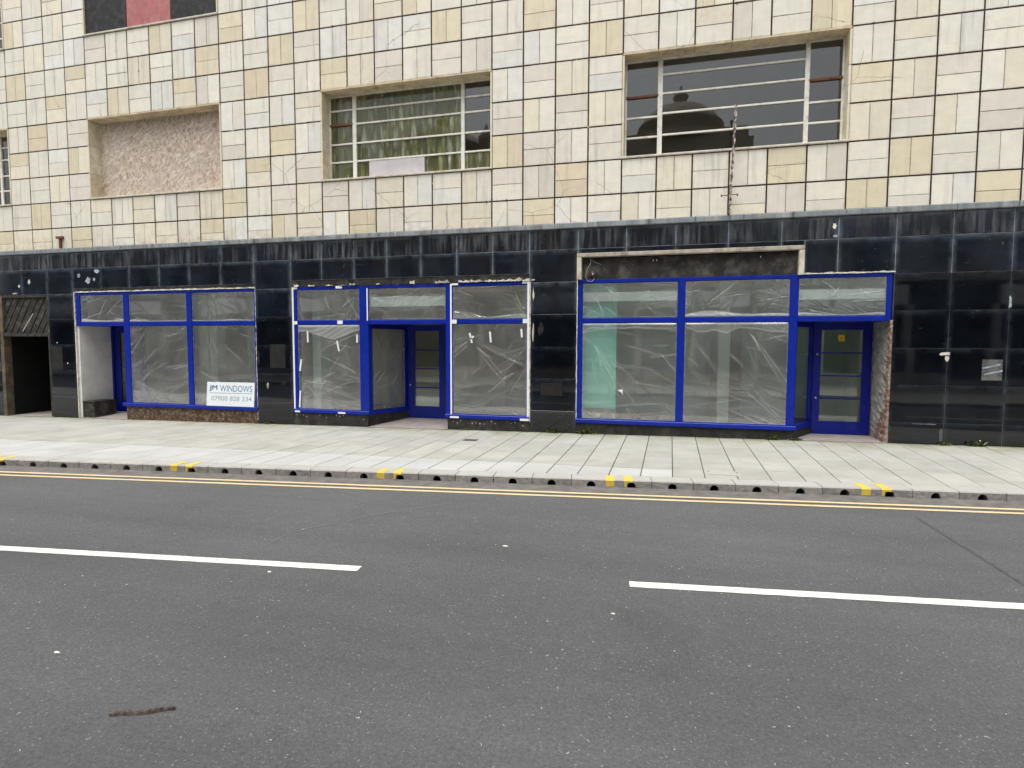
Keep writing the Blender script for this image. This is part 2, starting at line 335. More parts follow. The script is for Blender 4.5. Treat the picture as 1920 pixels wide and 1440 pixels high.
# ------------------------------------------------------------------ geometry helpers
def link(o, parent=None):
    COL.objects.link(o)
    if parent is not None: o.parent = parent
    return o
def mesh(name, verts, faces, mat, parent=None, smooth=False, loc=(0, 0, 0)):
    me = bpy.data.meshes.new(name); me.from_pydata([tuple(v) for v in verts], [], faces); me.update()
    if mat is not None: me.materials.append(M[mat] if isinstance(mat, str) else mat)
    if smooth: me.polygons.foreach_set("use_smooth", [True] * len(me.polygons))
    o = bpy.data.objects.new(name, me); o.location = loc
    return link(o, parent)
def empty(name, loc=(0, 0, 0)):
    o = bpy.data.objects.new(name, None); o.location = loc; o.empty_display_size = .2
    return link(o)
def tag(o, label=None, cat=None, group=None, kind=None):
    if label: o["label"] = label
    if cat: o["category"] = cat
    if group: o["group"] = group
    if kind: o["kind"] = kind
    return o
class MB:                                            # collects geometry for ONE mesh
    def __init__(s): s.v = []; s.f = []
    def add(s, vs, fs):
        b = len(s.v); s.v += [tuple(v) for v in vs]; s.f += [tuple(i + b for i in f) for f in fs]; return s
    def box(s, x0, x1, y0, y1, z0, z1):
        vs = [(x, y, z) for z in (z0, z1) for y in (y0, y1) for x in (x0, x1)]
        return s.add(vs, [(0, 2, 3, 1), (4, 5, 7, 6), (0, 1, 5, 4), (2, 6, 7, 3), (0, 4, 6, 2), (1, 3, 7, 5)])
    def bev(s, x0, x1, y0, y1, z0, z1, b=.004):        # box with its front (y0) edges chamfered
        f = [(x0 + b, y0, z0 + b), (x1 - b, y0, z0 + b), (x1 - b, y0, z1 - b), (x0 + b, y0, z1 - b)]
        g = [(x0, y0 + b, z0), (x1, y0 + b, z0), (x1, y0 + b, z1), (x0, y0 + b, z1)]
        h = [(x0, y1, z0), (x1, y1, z0), (x1, y1, z1), (x0, y1, z1)]
        fs = [(0, 1, 2, 3)]
        for i in range(4):
            j = (i + 1) % 4; fs += [(i, i + 4, j + 4, j), (i + 4, i + 8, j + 8, j + 4)]
        fs += [(11, 10, 9, 8)]
        return s.add(f + g + h, fs)
    def obox(s, a, b, z0, z1, t0, t1):                 # box along plan segment a->b, offset t0..t1 along its left normal
        a = Vector((a[0], a[1])); b = Vector((b[0], b[1])); d = (b - a).normalized(); n = Vector((-d.y, d.x))
        q = [a + n * t0, b + n * t0, b + n * t1, a + n * t1]
        vs = [(p.x, p.y, z0) for p in q] + [(p.x, p.y, z1) for p in q]
        return s.add(vs, [(3, 2, 1, 0), (4, 5, 6, 7), (0, 1, 5, 4), (1, 2, 6, 5), (2, 3, 7, 6), (3, 0, 4, 7)])
    def prism(s, pts, z0, z1):                         # vertical prism on plan polygon (counter-clockwise)
        n = len(pts); vs = [(x, y, z0) for x, y in pts] + [(x, y, z1) for x, y in pts]
        fs = [tuple(reversed(range(n))), tuple(range(n, 2 * n))] + [(i, (i + 1) % n, (i + 1) % n + n, i + n) for i in range(n)]
        return s.add(vs, fs)
    def tube(s, pts, r, n=8):
        pts = [Vector(p) for p in pts]; base = len(s.v); rr = r if isinstance(r, (list, tuple)) else [r] * len(pts)
        for i, p in enumerate(pts):
            d = (pts[min(i + 1, len(pts) - 1)] - pts[max(i - 1, 0)]).normalized()
            a = d.orthogonal().normalized() if i == 0 else (a - d * a.dot(d)).normalized()
            b = d.cross(a)
            for k2 in range(n):
                t = 2 * math.pi * k2 / n; s.v.append(tuple(p + (a * math.cos(t) + b * math.sin(t)) * rr[i]))
        for i in range(len(pts) - 1):
            for k2 in range(n):
                q = (k2 + 1) % n; s.f.append((base + i * n + k2, base + i * n + q, base + (i + 1) * n + q, base + (i + 1) * n + k2))
        s.f.append(tuple(base + k2 for k2 in reversed(range(n)))); e = base + (len(pts) - 1) * n; s.f.append(tuple(e + k2 for k2 in range(n)))
        return s
    def lathe(s, prof, cx, cy, n=16):
        base = len(s.v)
        for r, z in prof:
            for k2 in range(n):
                t = 2 * math.pi * k2 / n; s.v.append((cx + r * math.cos(t), cy + r * math.sin(t), z))
        for i in range(len(prof) - 1):
            for k2 in range(n):
                q = (k2 + 1) % n; s.f.append((base + i * n + k2, base + i * n + q, base + (i + 1) * n + q, base + (i + 1) * n + k2))
        return s
    def build(s, name, mat, parent=None, smooth=False): return mesh(name, s.v, s.f, mat, parent, smooth)
def box(name, x0, x1, y0, y1, z0, z1, mat, parent=None): return MB().box(x0, x1, y0, y1, z0, z1).build(name, mat, parent)
def bev(name, x0, x1, y0, y1, z0, z1, mat, parent=None, b=.004): return MB().bev(x0, x1, y0, y1, z0, z1, b).build(name, mat, parent)
def blob(name, cx, cz, rx, rz, y, mat, parent, seed, thick=.004, n=11):
    rg = random.Random(seed); pts = []
    for i in range(n):
        t = 2 * math.pi * i / n; q = rg.uniform(.55, 1.1); pts.append((cx + rx * q * math.cos(t), cz + rz * q * math.sin(t)))
    vs = [(x, y - thick, z) for x, z in pts] + [(x, y, z) for x, z in pts]
    fs = [tuple(range(n))] + [(i, i + n, (i + 1) % n + n, (i + 1) % n) for i in range(n)]
    return mesh(name, vs, fs, mat, parent)
def ragged(name, x0, x1, z0, z1, y0, y1, mat, parent, seed, step=.03, jt=.01, jb=.01, jd=.008):
    """a strip of broken plaster: uneven top, bottom and face"""
    rg = random.Random(seed); n = max(3, int((x1 - x0) / step)); vs = []; fs = []
    a = b = 0
    for i in range(n + 1):
        x = x0 + (x1 - x0) * i / n
        a = a * .5 + rg.uniform(-jt, jt); b = b * .5 + rg.uniform(-jb, jb); d = rg.uniform(-jd, jd)
        zt, zb = z1 + a, z0 + b
        if zb > zt - .002: zb = zt - .002
        vs += [(x, y0 + d, zb), (x, y0 + d * .5, zt), (x, y1, zt), (x, y1, zb)]
    for i in range(n):
        q = i * 4
        for j in range(4): fs.append((q + j, q + 4 + j, q + 4 + (j + 1) % 4, q + (j + 1) % 4))
    fs += [(0, 1, 2, 3), (n * 4 + 3, n * 4 + 2, n * 4 + 1, n * 4)]
    return mesh(name, vs, fs, mat, parent)
#@@SETTING@@
# ================================================================== SETTING
ANG = R(7.1); KU = Vector((math.cos(ANG), math.sin(ANG), 0)); KN = Vector((-math.sin(ANG), math.cos(ANG), 0))
KP = Vector((X(25.6), -3.574, 0)); KTOP = .0945; KW = .26; UNIT = .497
def yk(x): return KP.y + (x - KP.x) * math.tan(ANG)                 # kerb front line
def ykb(x): return yk(x) + KW / math.cos(ANG)                       # kerb back line
def zf(x): return Z(-6.46 + .0107 * (x / T + 25.507 + 1.25))        # pavement level at the shop wall
def zp(x, y):
    t = max(-.3, min(1, y / ykb(x))); return zf(x) * (1 - t) + KTOP * t
tag(mesh("ground", [(-600, -600, -.45), (600, -600, -.45), (600, 600, -.45), (-600, 600, -.45)], [(0, 1, 2, 3)], 'ground'), kind="structure")
def along(s, off, z=0): p = KP + KU * s + KN * off; return (p.x, p.y, z)
road = tag(mesh("road", [along(-90, -6.5), along(90, -6.5), along(90, .02), along(-90, .02)], [(0, 1, 2, 3)], 'asphalt'), kind="structure")
def strip(name, s0, s1, o0, o1, mat, z=.004, n=1, wob=0, seed=0, skew=0):
    rg = random.Random(seed); vs = []; fs = []
    for i in range(n + 1):
        s = s0 + (s1 - s0) * i / n; a, b = rg.uniform(-wob, wob), rg.uniform(-wob, wob)
        vs += [along(s, o0 + a, z), along(s + skew, o1 + b, z)]
    for i in range(n): q = 2 * i; fs.append((q, q + 2, q + 3, q + 1))
    return mesh(name, vs, fs, mat, road)
cosA = math.cos(ANG)
# offsets measured from the kerb face: two yellow lines, white centre dashes
strip("gutter", -40, 30, -.335, .0, 'gutter', z=.002, n=1)
strip("yellow_line", -40, 30, -.405, -.338, 'yellowline', n=300, wob=.003, seed=1)
strip("yellow_line", -40, 30, -.572, -.505, 'yellowline', n=300, wob=.003, seed=2)
def soff(x, y):
    d = Vector((x, y, 0)) - KP; return d.dot(KU), d.dot(KN)
sA = soff(-2.34, -6.93); sB = soff(-.26, -6.675)
for s0, s1 in ((sA[0] - 4.0, sA[0]), (sB[0], sB[0] + 4.0), (sA[0] - 10.1, sA[0] - 6.1), (sB[0] + 6.1, sB[0] + 10.1)):
    o = (sA[1] + sB[1]) / 2
    strip("white_line", s0, s1, o - .052, o + .052, 'whiteline', n=60, wob=.0025, seed=int(s0 * 10), skew=.0)
# tar joint across the carriageway, and a pale scuff arc
def ribbon(name, pts, w, mat, z=.004, seed=0):
    rg = random.Random(seed); vs = []; fs = []
    P = [Vector((p[0], p[1], 0)) for p in pts]
    for i, p in enumerate(P):
        d = (P[min(i + 1, len(P) - 1)] - P[max(i - 1, 0)]).normalized(); nn = Vector((-d.y, d.x, 0)) * w * rg.uniform(.5, 1.1) / 2
        vs += [tuple(p - nn + Vector((0, 0, z))), tuple(p + nn + Vector((0, 0, z)))]
    for i in range(len(P) - 1): q = 2 * i; fs.append((q, q + 2, q + 3, q + 1))
    return mesh(name, vs, fs, mat, road)
def curve(pts, n):
    out = []
    P = [pts[0]] + list(pts) + [pts[-1]]
    for i in range(1, len(P) - 2):
        for j in range(n):
            t = j / n; a, b, c, d = [Vector((*q[:2], 0)) for q in P[i - 1:i + 3]]
            v = .5 * (2 * b + (c - a) * t + (2 * a - 5 * b + 4 * c - d) * t * t + (3 * b - a - 3 * c + d) * t ** 3); out.append((v.x, v.y))
    return out + [pts[-1][:2]]
ribbon("tar_joint", [(2.50 + .1 * (i / 40) + .003 * math.sin(i * .7), -4.15 - i * .05) for i in range(41)], .05, 'tar', seed=3)
ribbon("scuff_mark", curve([(-3.39, -6.82), (-3.40, -6.27), (-3.13, -5.88), (-2.95, -5.56), (-2.32, -4.89)], 12), .010, 'scuff', seed=4)
# loose pale chippings pressed in the surface
rg = random.Random(11); mb = MB()
for i in range(260):
    s = rg.uniform(-6, 4.5); x = s; y = rg.uniform(-9.4, -4.4) if rg.random() < .45 else rg.uniform(-9.6, -7.4)
    if y > yk(x) - .7: continue
    r = rg.choice((.002, .003, .003, .004, .004, .006)); a0 = rg.uniform(0, 6.28); n = 5
    pts = [(x + r * rg.uniform(.6, 1.4) * math.cos(a0 + 6.28 * j / n), y + r * rg.uniform(.5, 1.1) * math.sin(a0 + 6.28 * j / n)) for j in range(n)]
    mb.prism(pts, .001, .001 + r * .45)
tag(mb.build("stone_chippings", 'chip', road), kind="stuff")

# kerb of drain units, each with a half-round inlet
kerb = tag(MB().box(0, .01, 0, .01, -.2, -.19).build("kerb", 'void'), kind="structure")
def kerb_mesh(jit):
    L, H, hr, zc = UNIT / 2 - .004, KTOP, .053, .016
    b = .012; rg = random.Random(jit)
    pts = [(-L, -.1)]
    for i in range(9):
        t = math.pi - math.pi * i / 8; pts.append((hr * math.cos(t), zc + hr * math.sin(t)))
    pts.insert(1, (-hr, -.1)); pts += [(hr, -.1), (L, -.1)]
    top = [(L, H - b), (-L, H - b)]
    poly = pts + top; n = len(poly); vs = []
    for y in (0, KW):
        for x, z in poly: vs.append((x, y, z + (b if (y > 0 and z > H - b - .001) else 0)))
    vs += [(-L, .014, H + rg.uniform(-.001, .001)), (L, .014, H + rg.uniform(-.001, .001))]
    a, c = n * 2, n * 2 + 1
    fs = [tuple(range(n))] + [(i, i + 1, i + 1 + n, i + n) for i in range(n - 2)]
    # right end, left end, chamfer and top
    R0, L0 = n - 2, n - 1
    fs += [(R0, c, a, L0), (c, R0 + n, L0 + n, a), (R0 - 1, R0 - 1 + n, R0 + n, c, R0), (L0, a, L0 + n, n, 0), tuple(reversed(range(n, 2 * n)))]
    me = bpy.data.meshes.new("kerb_stone"); me.from_pydata(vs, [], fs); me.update(); me.materials.append(M['kerb']); return me
kms = [kerb_mesh(i) for i in range(4)]
rg = random.Random(5)
for i in range(-27, 15):
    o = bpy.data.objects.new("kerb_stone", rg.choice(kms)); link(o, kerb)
    p = KP + KU * (i * UNIT) + KN * rg.uniform(-.001, .001)
    o.location = (p.x, p.y, rg.uniform(-.001, .001)); o.rotation_euler = (0, 0, ANG + rg.uniform(-.002, .002))
vs = []
for s0, s1 in ((-60, -27.5 * UNIT), (14.5 * UNIT, 60)):
    b = len(vs); 
    mb = MB(); mb.obox(along(s0, 0)[:2], along(s1, 0)[:2], -.1, KTOP, 0, KW); tag(mb.build("kerb_run", 'kerb', kerb), kind="stuff")
MB().obox(along(-20, 0)[:2], along(12, 0)[:2], -.12, .07, .10, .24).build("drain_channel", 'void', kerb)
# yellow loading marks painted over kerb top and face
for hi in (-19, -13, -7, -1, 5):
    for off, w, half in ((-.262, .105, False), (-.035, .105, True)):
        o0 = hi * UNIT + off - w / 2; z1 = KTOP
        mb = MB(); rgb = random.Random(hi * 7 + int(half))
        def q(s, o, z): pp = KP + KU * s + KN * o; return (pp.x, pp.y, z)
        zlo = .062 if half else .008
        vs = [q(o0, -.0035, zlo), q(o0 + w, -.0035, zlo + rgb.uniform(-.004, .01)), q(o0 + w, -.0035, z1 - .011), q(o0, -.0035, z1 - .011),
              q(o0 + w, .012, z1 + .0035), q(o0, .012, z1 + .0035), q(o0 + w, .225 + rgb.uniform(-.02, .03), z1 + .0035), q(o0, .225 + rgb.uniform(-.02, .03), z1 + .0035)]
        fs = [(0, 1, 2, 3), (3, 2, 4, 5), (5, 4, 6, 7)]
        if half:
            vs += [q(o0, -.0035, .01), q(o0 + .03, -.0035, .01), q(o0 + .03, -.0035, .062)]; fs.append((8, 9, 10, 0))
        mesh("yellow_band", vs, fs, 'yellowkerb', kerb)

# pavement: courses of slabs square to the shop wall, a paler margin beside the kerb
pav = empty("pavement"); tag(pav, kind="structure")
def ys(x):
    c = x / T + 25.507; return T * (-5.35 + .035 * (c - 6.5))
slabs = []; rg = random.Random(21)
kmin, kmax = -58, 26
for kcol in range(kmin, kmax):
    x0 = X(25.6) + .4 * kcol; x1 = x0 + .4; xm = (x0 + x1) / 2; c = xm / T + 25.507
    ends = []
    ylim = ys(xm) if c < 25.4 else None
    y = 0.0; first = True
    while True:
        L = rg.choice((.6, .6, .75, .45, .9)) if not first else rg.choice((.2, .35, .5, .65))
        first = False
        lo = y - L
        if ylim is not None:
            if lo < ylim + .15: slabs.append((x0, x1, y, 'S', False)); break
        elif lo < ykb(xm) + .2: slabs.append((x0, x1, y, 'K', False)); break
        slabs.append((x0, x1, y, lo, False)); y = lo
    if ylim is not None:
        y = 'S'
        yv = ylim
        while yv - .95 > ykb(xm) + .2:
            slabs.append((x0, x1, y, yv - .75, True)); yv -= .75; y = yv
        slabs.append((x0, x1, y, 'K', True))
def slab_geo(x0, x1, ya, yb, g=.0055):
    def yy(v, x): return ys(x) if v == 'S' else ykb(x) + .004 if v == 'K' else v
    ga = .011 if ya == 'S' else g; gb = .011 if yb == 'S' else g; a0, a1 = yy(ya, x0) - ga, yy(ya, x1) - ga; b0, b1 = yy(yb, x0) + gb, yy(yb, x1) + gb
    dz = rg.uniform(-.0015, .002)
    q = [(x0 + g, b0), (x1 - g, b1), (x1 - g, a1), (x0 + g, a0)]; ctr = (sum(p[0] for p in q) / 4, sum(p[1] for p in q) / 4)
    bvl = .004
    qi = [(x + (bvl if x < ctr[0] else -bvl), y + (bvl if y < ctr[1] else -bvl)) for x, y in q]
    vs = [(x, y, zp(x, y) + dz) for x, y in qi] + [(x, y, zp(x, y) + dz - .004) for x, y in q] + [(x, y, zp(x, y) - .03) for x, y in q]
    fs = [(0, 1, 2, 3)]
    for i in range(4): j = (i + 1) % 4; fs += [(i, i + 4, j + 4, j), (i + 4, i + 8, j + 8, j + 4)]
    pr = [project((x, y, zp(x, y))) for x, y in q]
    ar = 0
    if all(pr) and any(-30 < p[0] < 1950 and p[1] < 1440 for p in pr):
        ar = abs(sum(pr[i][0] * pr[(i + 1) % 4][1] - pr[(i + 1) % 4][0] * pr[i][1] for i in range(4))) / 2
    return ar, vs, fs, ctr
G = [(slab_geo(x0, x1, a, b), pale) for x0, x1, a, b, pale in slabs]
G.sort(key=lambda g: -g[0][0])
rest = {False: MB(), True: MB()}
for i, ((ar, vs, fs, ctr), pale) in enumerate(G):
    mt = 'slabpale' if pale else 'slab'
    if i < 300 and ar > 0:
        l = (ctr[0], ctr[1], zp(*ctr)); mesh("paving_slab", [(v[0] - l[0], v[1] - l[1], v[2] - l[2]) for v in vs], fs, mt, pav, loc=l)
    else: rest[mt == 'slabpale'].add(vs, fs)
tag(rest[False].build("distant_paving", 'slab', pav), kind="stuff")
tag(rest[True].build("distant_margin_paving", 'slabpale', pav), kind="stuff")
vs = []; fs = []
xs = [X(25.6) + .4 * kk for kk in range(kmin, kmax + 1)]
for x in xs: vs += [(x, .6, zp(x, .6) - .010), (x, 0, zp(x, 0) - .010), (x, ykb(x) + .0, zp(x, ykb(x)) - .012)]
for i in range(len(xs) - 1): q = 3 * i; fs += [(q, q + 1, q + 4, q + 3), (q + 1, q + 2, q + 5, q + 4)]
mesh("bedding", vs, fs, 'bed', pav)
# far pavement, under and behind the camera
fp = empty("far_pavement"); tag(fp, kind="structure")
MB().obox(along(-60, -6.42)[:2], along(60, -6.42)[:2], -.1, .10, -.15, 0).build("kerb_edge", 'kerb', fp)
MB().obox(along(-60, -6.58)[:2], along(60, -6.58)[:2], -.1, .10, -12, 0).build("paving", 'slab', fp)
#@@BUILDING@@
# ================================================================== THE TILED BUILDING
bld = empty("tiled_building", (X(17), 0, 0))
bld.location = (0, 0, 0)
tag(bld, "derelict building faced in square cream stone panels above a glossy black tiled ground floor", "building")
CL, CR, RTOP = -10.5, 44.5, 12.6
WIN = [(c, c + 6, r, r + 3) for c in (-16, -6, 4, 14, 24, 34) for r in (2, 8)]
def inwin(c, r): return any(a <= c < b and lo <= r < hi for a, b, lo, hi in WIN)
# which shade each square panel has, read off the facade (rows up from the black band, columns 0..33)
TONE = {0: "CCPYPWCCPYWWYCWTPWCCWTWWCCWCPPYWWY", 1: "PYWWCWCWPCYWPCPWCWWCPPTWWCWWYPWYWW", 2: "WWCP      WYWP      TPWP      CPCP",
        3: "YWWY      PWTW      PCPC      YCPC", 4: "WTWP      WWWC      WPCW      WCWW", 5: "WWYWWYWGYPWTPWYCPWPPWWWYPWCPWYWCWW",
        6: "YWWYWWCWGYWWYPGCGWYPWYWPCWYPWWWWPW", 7: "WCWGPWWYWPYWGYWPCYGWPYWWPCWYWPWCWY", 8: "YGCW      WCGYWYWCPGWYWWCPWYWCWPYW", 9: "CWYW      YWCW"}
SEC = {('Y'): 'C', 'C': 'W', 'W': 'G', 'P': 'W', 'T': 'Y', 'G': 'W'}
rg = random.Random(3); tiles = []
JW = .017 / T                                                       # half-width share of the dark grid joint
for r in range(0, 13):
    for c in range(int(math.floor(CL)), int(CR)):
        if inwin(c, r): continue
        s = TONE.get(r, ""); tn = s[c] if 0 <= c < len(s) and s[c] != ' ' else rg.choice("WWWCCPYGWP")
        t1 = tn; t2 = tn if rg.random() < .55 else SEC[tn]
        if rg.random() < .3: t1, t2 = t2, t1
        z0, z1 = (r if r else .2), min(r + 1, RTOP)
        g = .013; hg = .0035
        if (c + r) % 2 == 0: parts = [(c + g / T, c + .5 - hg / T, z0 + g / T, z1 - g / T, t1), (c + .5 + hg / T, c + 1 - g / T, z0 + g / T, z1 - g / T, t2)]
        else:
            zm = r + .5
            parts = [(c + g / T, c + 1 - g / T, zm + hg / T, z1 - g / T, t1)]
            if zm - z0 > .1: parts.append((c + g / T, c + 1 - g / T, z0 + g / T, zm - hg / T, t2))
        for p in parts:
            if p[3] - p[2] > .05: tiles.append(p)
def tile_area(p):
    q = [project((X(a), 0, Z(b))) for a, b in ((p[0], p[2]), (p[1], p[2]), (p[1], p[3]), (p[0], p[3]))]
    if not all(q): return 0
    cx = sum(k2[0] for k2 in q) / 4; cy = sum(k2[1] for k2 in q) / 4
    if not (-40 < cx < 1960 and -40 < cy < 760): return 0
    q = [(min(max(a, 0), 1920), min(max(b, 0), 1440)) for a, b, _ in q]
    return abs(sum(q[i][0] * q[(i + 1) % 4][1] - q[(i + 1) % 4][0] * q[i][1] for i in range(4))) / 2
tiles.sort(key=lambda p: -tile_area(p))
shared = {}; restT = {}
for i, p in enumerate(tiles):
    x0, x1, z0, z1 = X(p[0]), X(p[1]), Z(p[2]), Z(p[3]); yo = rg.uniform(-.0025, .0025)
    if i < 300 and tile_area(p) > 0:
        key = (round(x1 - x0, 3), round(z1 - z0, 3), p[4])
        if key not in shared:
            w, h = (x1 - x0) / 2, (z1 - z0) / 2
            mb = MB().bev(-w, w, 0, .03, -h, h, .004); me = bpy.data.meshes.new("wall_slab"); me.from_pydata(mb.v, [], mb.f); me.update(); me.materials.append(M[p[4]]); shared[key] = me
        o = bpy.data.objects.new("wall_slab", shared[key]); link(o, bld); o.location = ((x0 + x1) / 2, yo, (z0 + z1) / 2)
        o.rotation_euler = (rg.uniform(-.003, .003), 0, rg.uniform(-.003, .003))
    else: restT.setdefault(p[4], MB()).bev(x0, x1, yo, .03, z0, z1, .004)
for kx, mb in restT.items(): tag(mb.build("outer_wall_slabs", kx, bld), kind="stuff")
# joint bed behind the slabs (one sheet with the window openings left out) and the rest of the hull
mb = MB()
for r in range(0, 13):
    for c in range(int(math.floor(CL)), int(CR)):
        if not inwin(c, r): mb.add([(X(c), .011, Z(r)), (X(c + 1), .011, Z(r)), (X(c + 1), .011, Z(r + 1)), (X(c), .011, Z(r + 1))], [(0, 1, 2, 3)])
mb.build("joint_bed", 'joint', bld)
mb = MB()
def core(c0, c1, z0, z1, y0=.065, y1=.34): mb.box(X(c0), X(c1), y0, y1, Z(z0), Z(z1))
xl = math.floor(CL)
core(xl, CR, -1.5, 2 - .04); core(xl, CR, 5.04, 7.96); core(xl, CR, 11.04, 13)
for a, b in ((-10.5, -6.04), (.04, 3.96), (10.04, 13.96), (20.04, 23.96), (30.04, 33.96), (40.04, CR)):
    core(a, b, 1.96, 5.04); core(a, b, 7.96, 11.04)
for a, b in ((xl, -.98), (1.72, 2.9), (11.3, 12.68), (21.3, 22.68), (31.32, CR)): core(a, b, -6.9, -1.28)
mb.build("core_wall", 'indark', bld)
box("roof", X(xl), X(CR), .03, 10, Z(13), Z(13.4), 'slate', bld)
box("upper_floor", X(xl), X(CR), .35, 10, Z(-.6), Z(-.2), 'infloor', bld)
box("upper_floor", X(xl), X(CR), .35, 10, Z(6.2), Z(6.6), 'inceil', bld)
for r_ in (0, 6): box("interior_wall", X(xl), X(CR), 2.6, 2.7, Z(r_ - .2 if r_ == 0 else 6.6), Z(r_ + 6.2 if r_ == 0 else 13), 'inwall', bld)  # unseen partitions added to brighten the view through the upper windows
box("side_wall", X(xl) - .3, X(xl), 0.03, 10.3, -.4, Z(13.4), 'render_grey', bld)
box("side_wall", X(CR), X(CR) + .3, 0.03, 10.3, -.4, Z(13.4), 'render_grey', bld)
box("rear_wall", X(xl), X(CR), 10, 10.3, -.4, Z(13.4), 'inwall', bld)
rg = random.Random(31)
for i in range(60):
    c_, r_ = rg.uniform(-1, 34), rg.randint(1, 8); kind_ = rg.random()
    cx_ = round(c_) + (rg.choice((.5, 0, 0)) if kind_ < .6 else rg.uniform(0, 1)); cz_ = r_ + rg.uniform(-.02, .02) if kind_ > .25 else r_ + rg.uniform(0, 1)
    if any(a - .1 <= cx_ <= b + .1 and lo - .1 <= cz_ <= hi + .1 for a, b, lo, hi in WIN): continue
    long_ = rg.random() < .2
    blob("spalled_corner", X(cx_), Z(cz_), rg.uniform(.008, .03) * (2.6 if long_ else 1), rg.uniform(.008, .026) * (.5 if long_ else 1), -.0035, 'joint' if rg.random() < .55 else 'soffit', bld, 300 + i, .002, 9)
# capping between stone and black tile, in lengths
cc = CL; rg = random.Random(8)
while cc < CR:
    L = rg.uniform(1.2, 1.5); e = min(cc + L, CR)
    bev("capping", X(cc) + .002, X(e) - .002, -.055 + rg.uniform(-.003, .003), .03, Z(.045), Z(.205) + rg.uniform(-.004, .004), 'cornice', bld, .012); cc = e
# ------------------------------------------------------------------ upper windows
RD = .45 * T                                                        # reveal depth
def reveal(c0, c1, z0, z1, hs=6):
    n = 6
    for i in range(n):                                              # head
        a, b = c0 + i * (c1 - c0) / n, c0 + (i + 1) * (c1 - c0) / n
        bev("reveal_slab", X(a) + .004, X(b) - .004, -.012, RD + .1, Z(z1) - .03, Z(z1) + .004, 'soffit', bld, .003)
    for s, cx in ((1, c0), (-1, c1)):
        for j in range(3):
            x = X(cx); x0, x1 = (x - .006, x + .03) if s > 0 else (x - .03, x + .006)
            a, b = Z(z0 + j), Z(z0 + j + 1) - (.034 if j == 2 else 0)
            bev("reveal_slab", x0, x1, -.010, RD + .1, a + (.003 if j else .04), b - .003, 'C' if (j + cx) % 2 else 'Y', bld, .003)
    bev("window_sill", X(c0) - .01, X(c1) + .01, -.03, RD + .12, Z(z0) + .001, Z(z0) + .036, 'sill', bld, .006)
def steel_window(c0, c1, z0, z1, posts, bars, gmat, label=None, rustbars=()):
    """frame mesh > mullion, glazing_bar, pane; bars = three lists of heights (left, middle, right light)"""
    xa, xb, za, zb = X(c0) + .03, X(c1) - .03, Z(z0) + .036, Z(z1) - .03; y0, y1 = RD, RD + .045; f = .028
    mb = MB(); mb.box(xa, xa + f, y0, y1, za, zb).box(xb - f, xb, y0, y1, za, zb).box(xa + f, xb - f, y0 + .001, y1, za, za + f).box(xa + f, xb - f, y0 + .001, y1, zb - f, zb)
    w = mb.build("window", 'metalwhite', bld)
    if label: w["label"] = label
    edges = [xa + f]
    for (p0, p1) in posts:
        bev("mullion", X(p0), X(p1), y0 - .012, y1, za + f, zb - f, 'metalwhite', w, .004); edges += [X(p0), X(p1)]
    edges.append(xb - f)
    for li in range(3):
        l0, l1 = edges[2 * li], edges[2 * li + 1]; zs = [za + f]
        for bz in sorted(bars[li]):
            h = .016; rb = (li, bz) in rustbars
            if rb: h = .02
            bev("glazing_bar", l0 - (.012 if rb else 0), l1 + (.012 if rb else 0), y0 - (.016 if rb else .004), y1 - .01, Z(bz) - h, Z(bz) + h, 'rust' if rb else 'metalwhite', w, .004); zs += [Z(bz) - h, Z(bz) + h]
        zs.append(zb - f)
        for q in range(0, len(zs), 2):
            gm = gmat(li, q // 2) if callable(gmat) else gmat
            box("pane", l0, l1, y0 + .02, y0 + .026, zs[q], zs[q + 1], gm, w)
    return w
for c in (-6, 4, 14, 24, 34):
    for r in (2, 8): reveal(c, c + 6, r, r + 3)
B5 = [4.46, 3.98, 3.34, 2.74]
steel_window(24, 30, 2, 5, [(24.99, 25.13), (28.97, 29.09)], [[3.9, 3.3, 2.72], [4.48, 3.94, 3.37, 2.75], [3.88, 3.28, 2.72]], 'glassup', "steel window with clear dark panes above the right-hand shop", {(0, 3.9), (2, 3.88)})
wm = steel_window(14, 20, 2, 5, [(14.93, 15.07), (18.83, 18.95)], [B5, B5, B5], lambda l, q: 'glassup' if l == 2 and q > 0 else 'glassalgae', "steel window with green algae-streaked panes above the middle shop", {(0, 3.98)})
box("replacement_panel", X(15.53), X(17.54), RD + .004, RD + .017, Z(2) + .066, Z(2.725), 'lilac', wm)
for c, r in ((-6, 2), (-6, 8), (14, 8), (24, 8), (34, 2), (34, 8)):
    steel_window(c, c + 6, r, r + 3, [(c + .93, c + 1.07), (c + 4.83, c + 4.95)], [[b + r - 2 for b in B5]] * 3, 'glassup')
ob = box("window_board", X(4) + .03, X(10) - .03, RD, RD + .02, Z(2) + .036, Z(5) - .03, 'osb', bld); ob["label"] = "raw strand board closing the left upstairs window"
for i, (a, b, mt) in enumerate(((4, 5.98, 'boardblack'), (5.985, 7.93, 'boardpink'), (7.935, 10, 'boardblack'))):
    o = box("window_board", X(a) + (.03 if i == 0 else .002), X(b) - (.03 if i == 2 else .002), .035 + i * .003, .055, Z(8) + .036, Z(11) - .03, mt, bld)
    o["label"] = ("black painted board at the left of the top-floor window", "pink painted board in the top-floor window", "black painted board right of the pink one")[i]
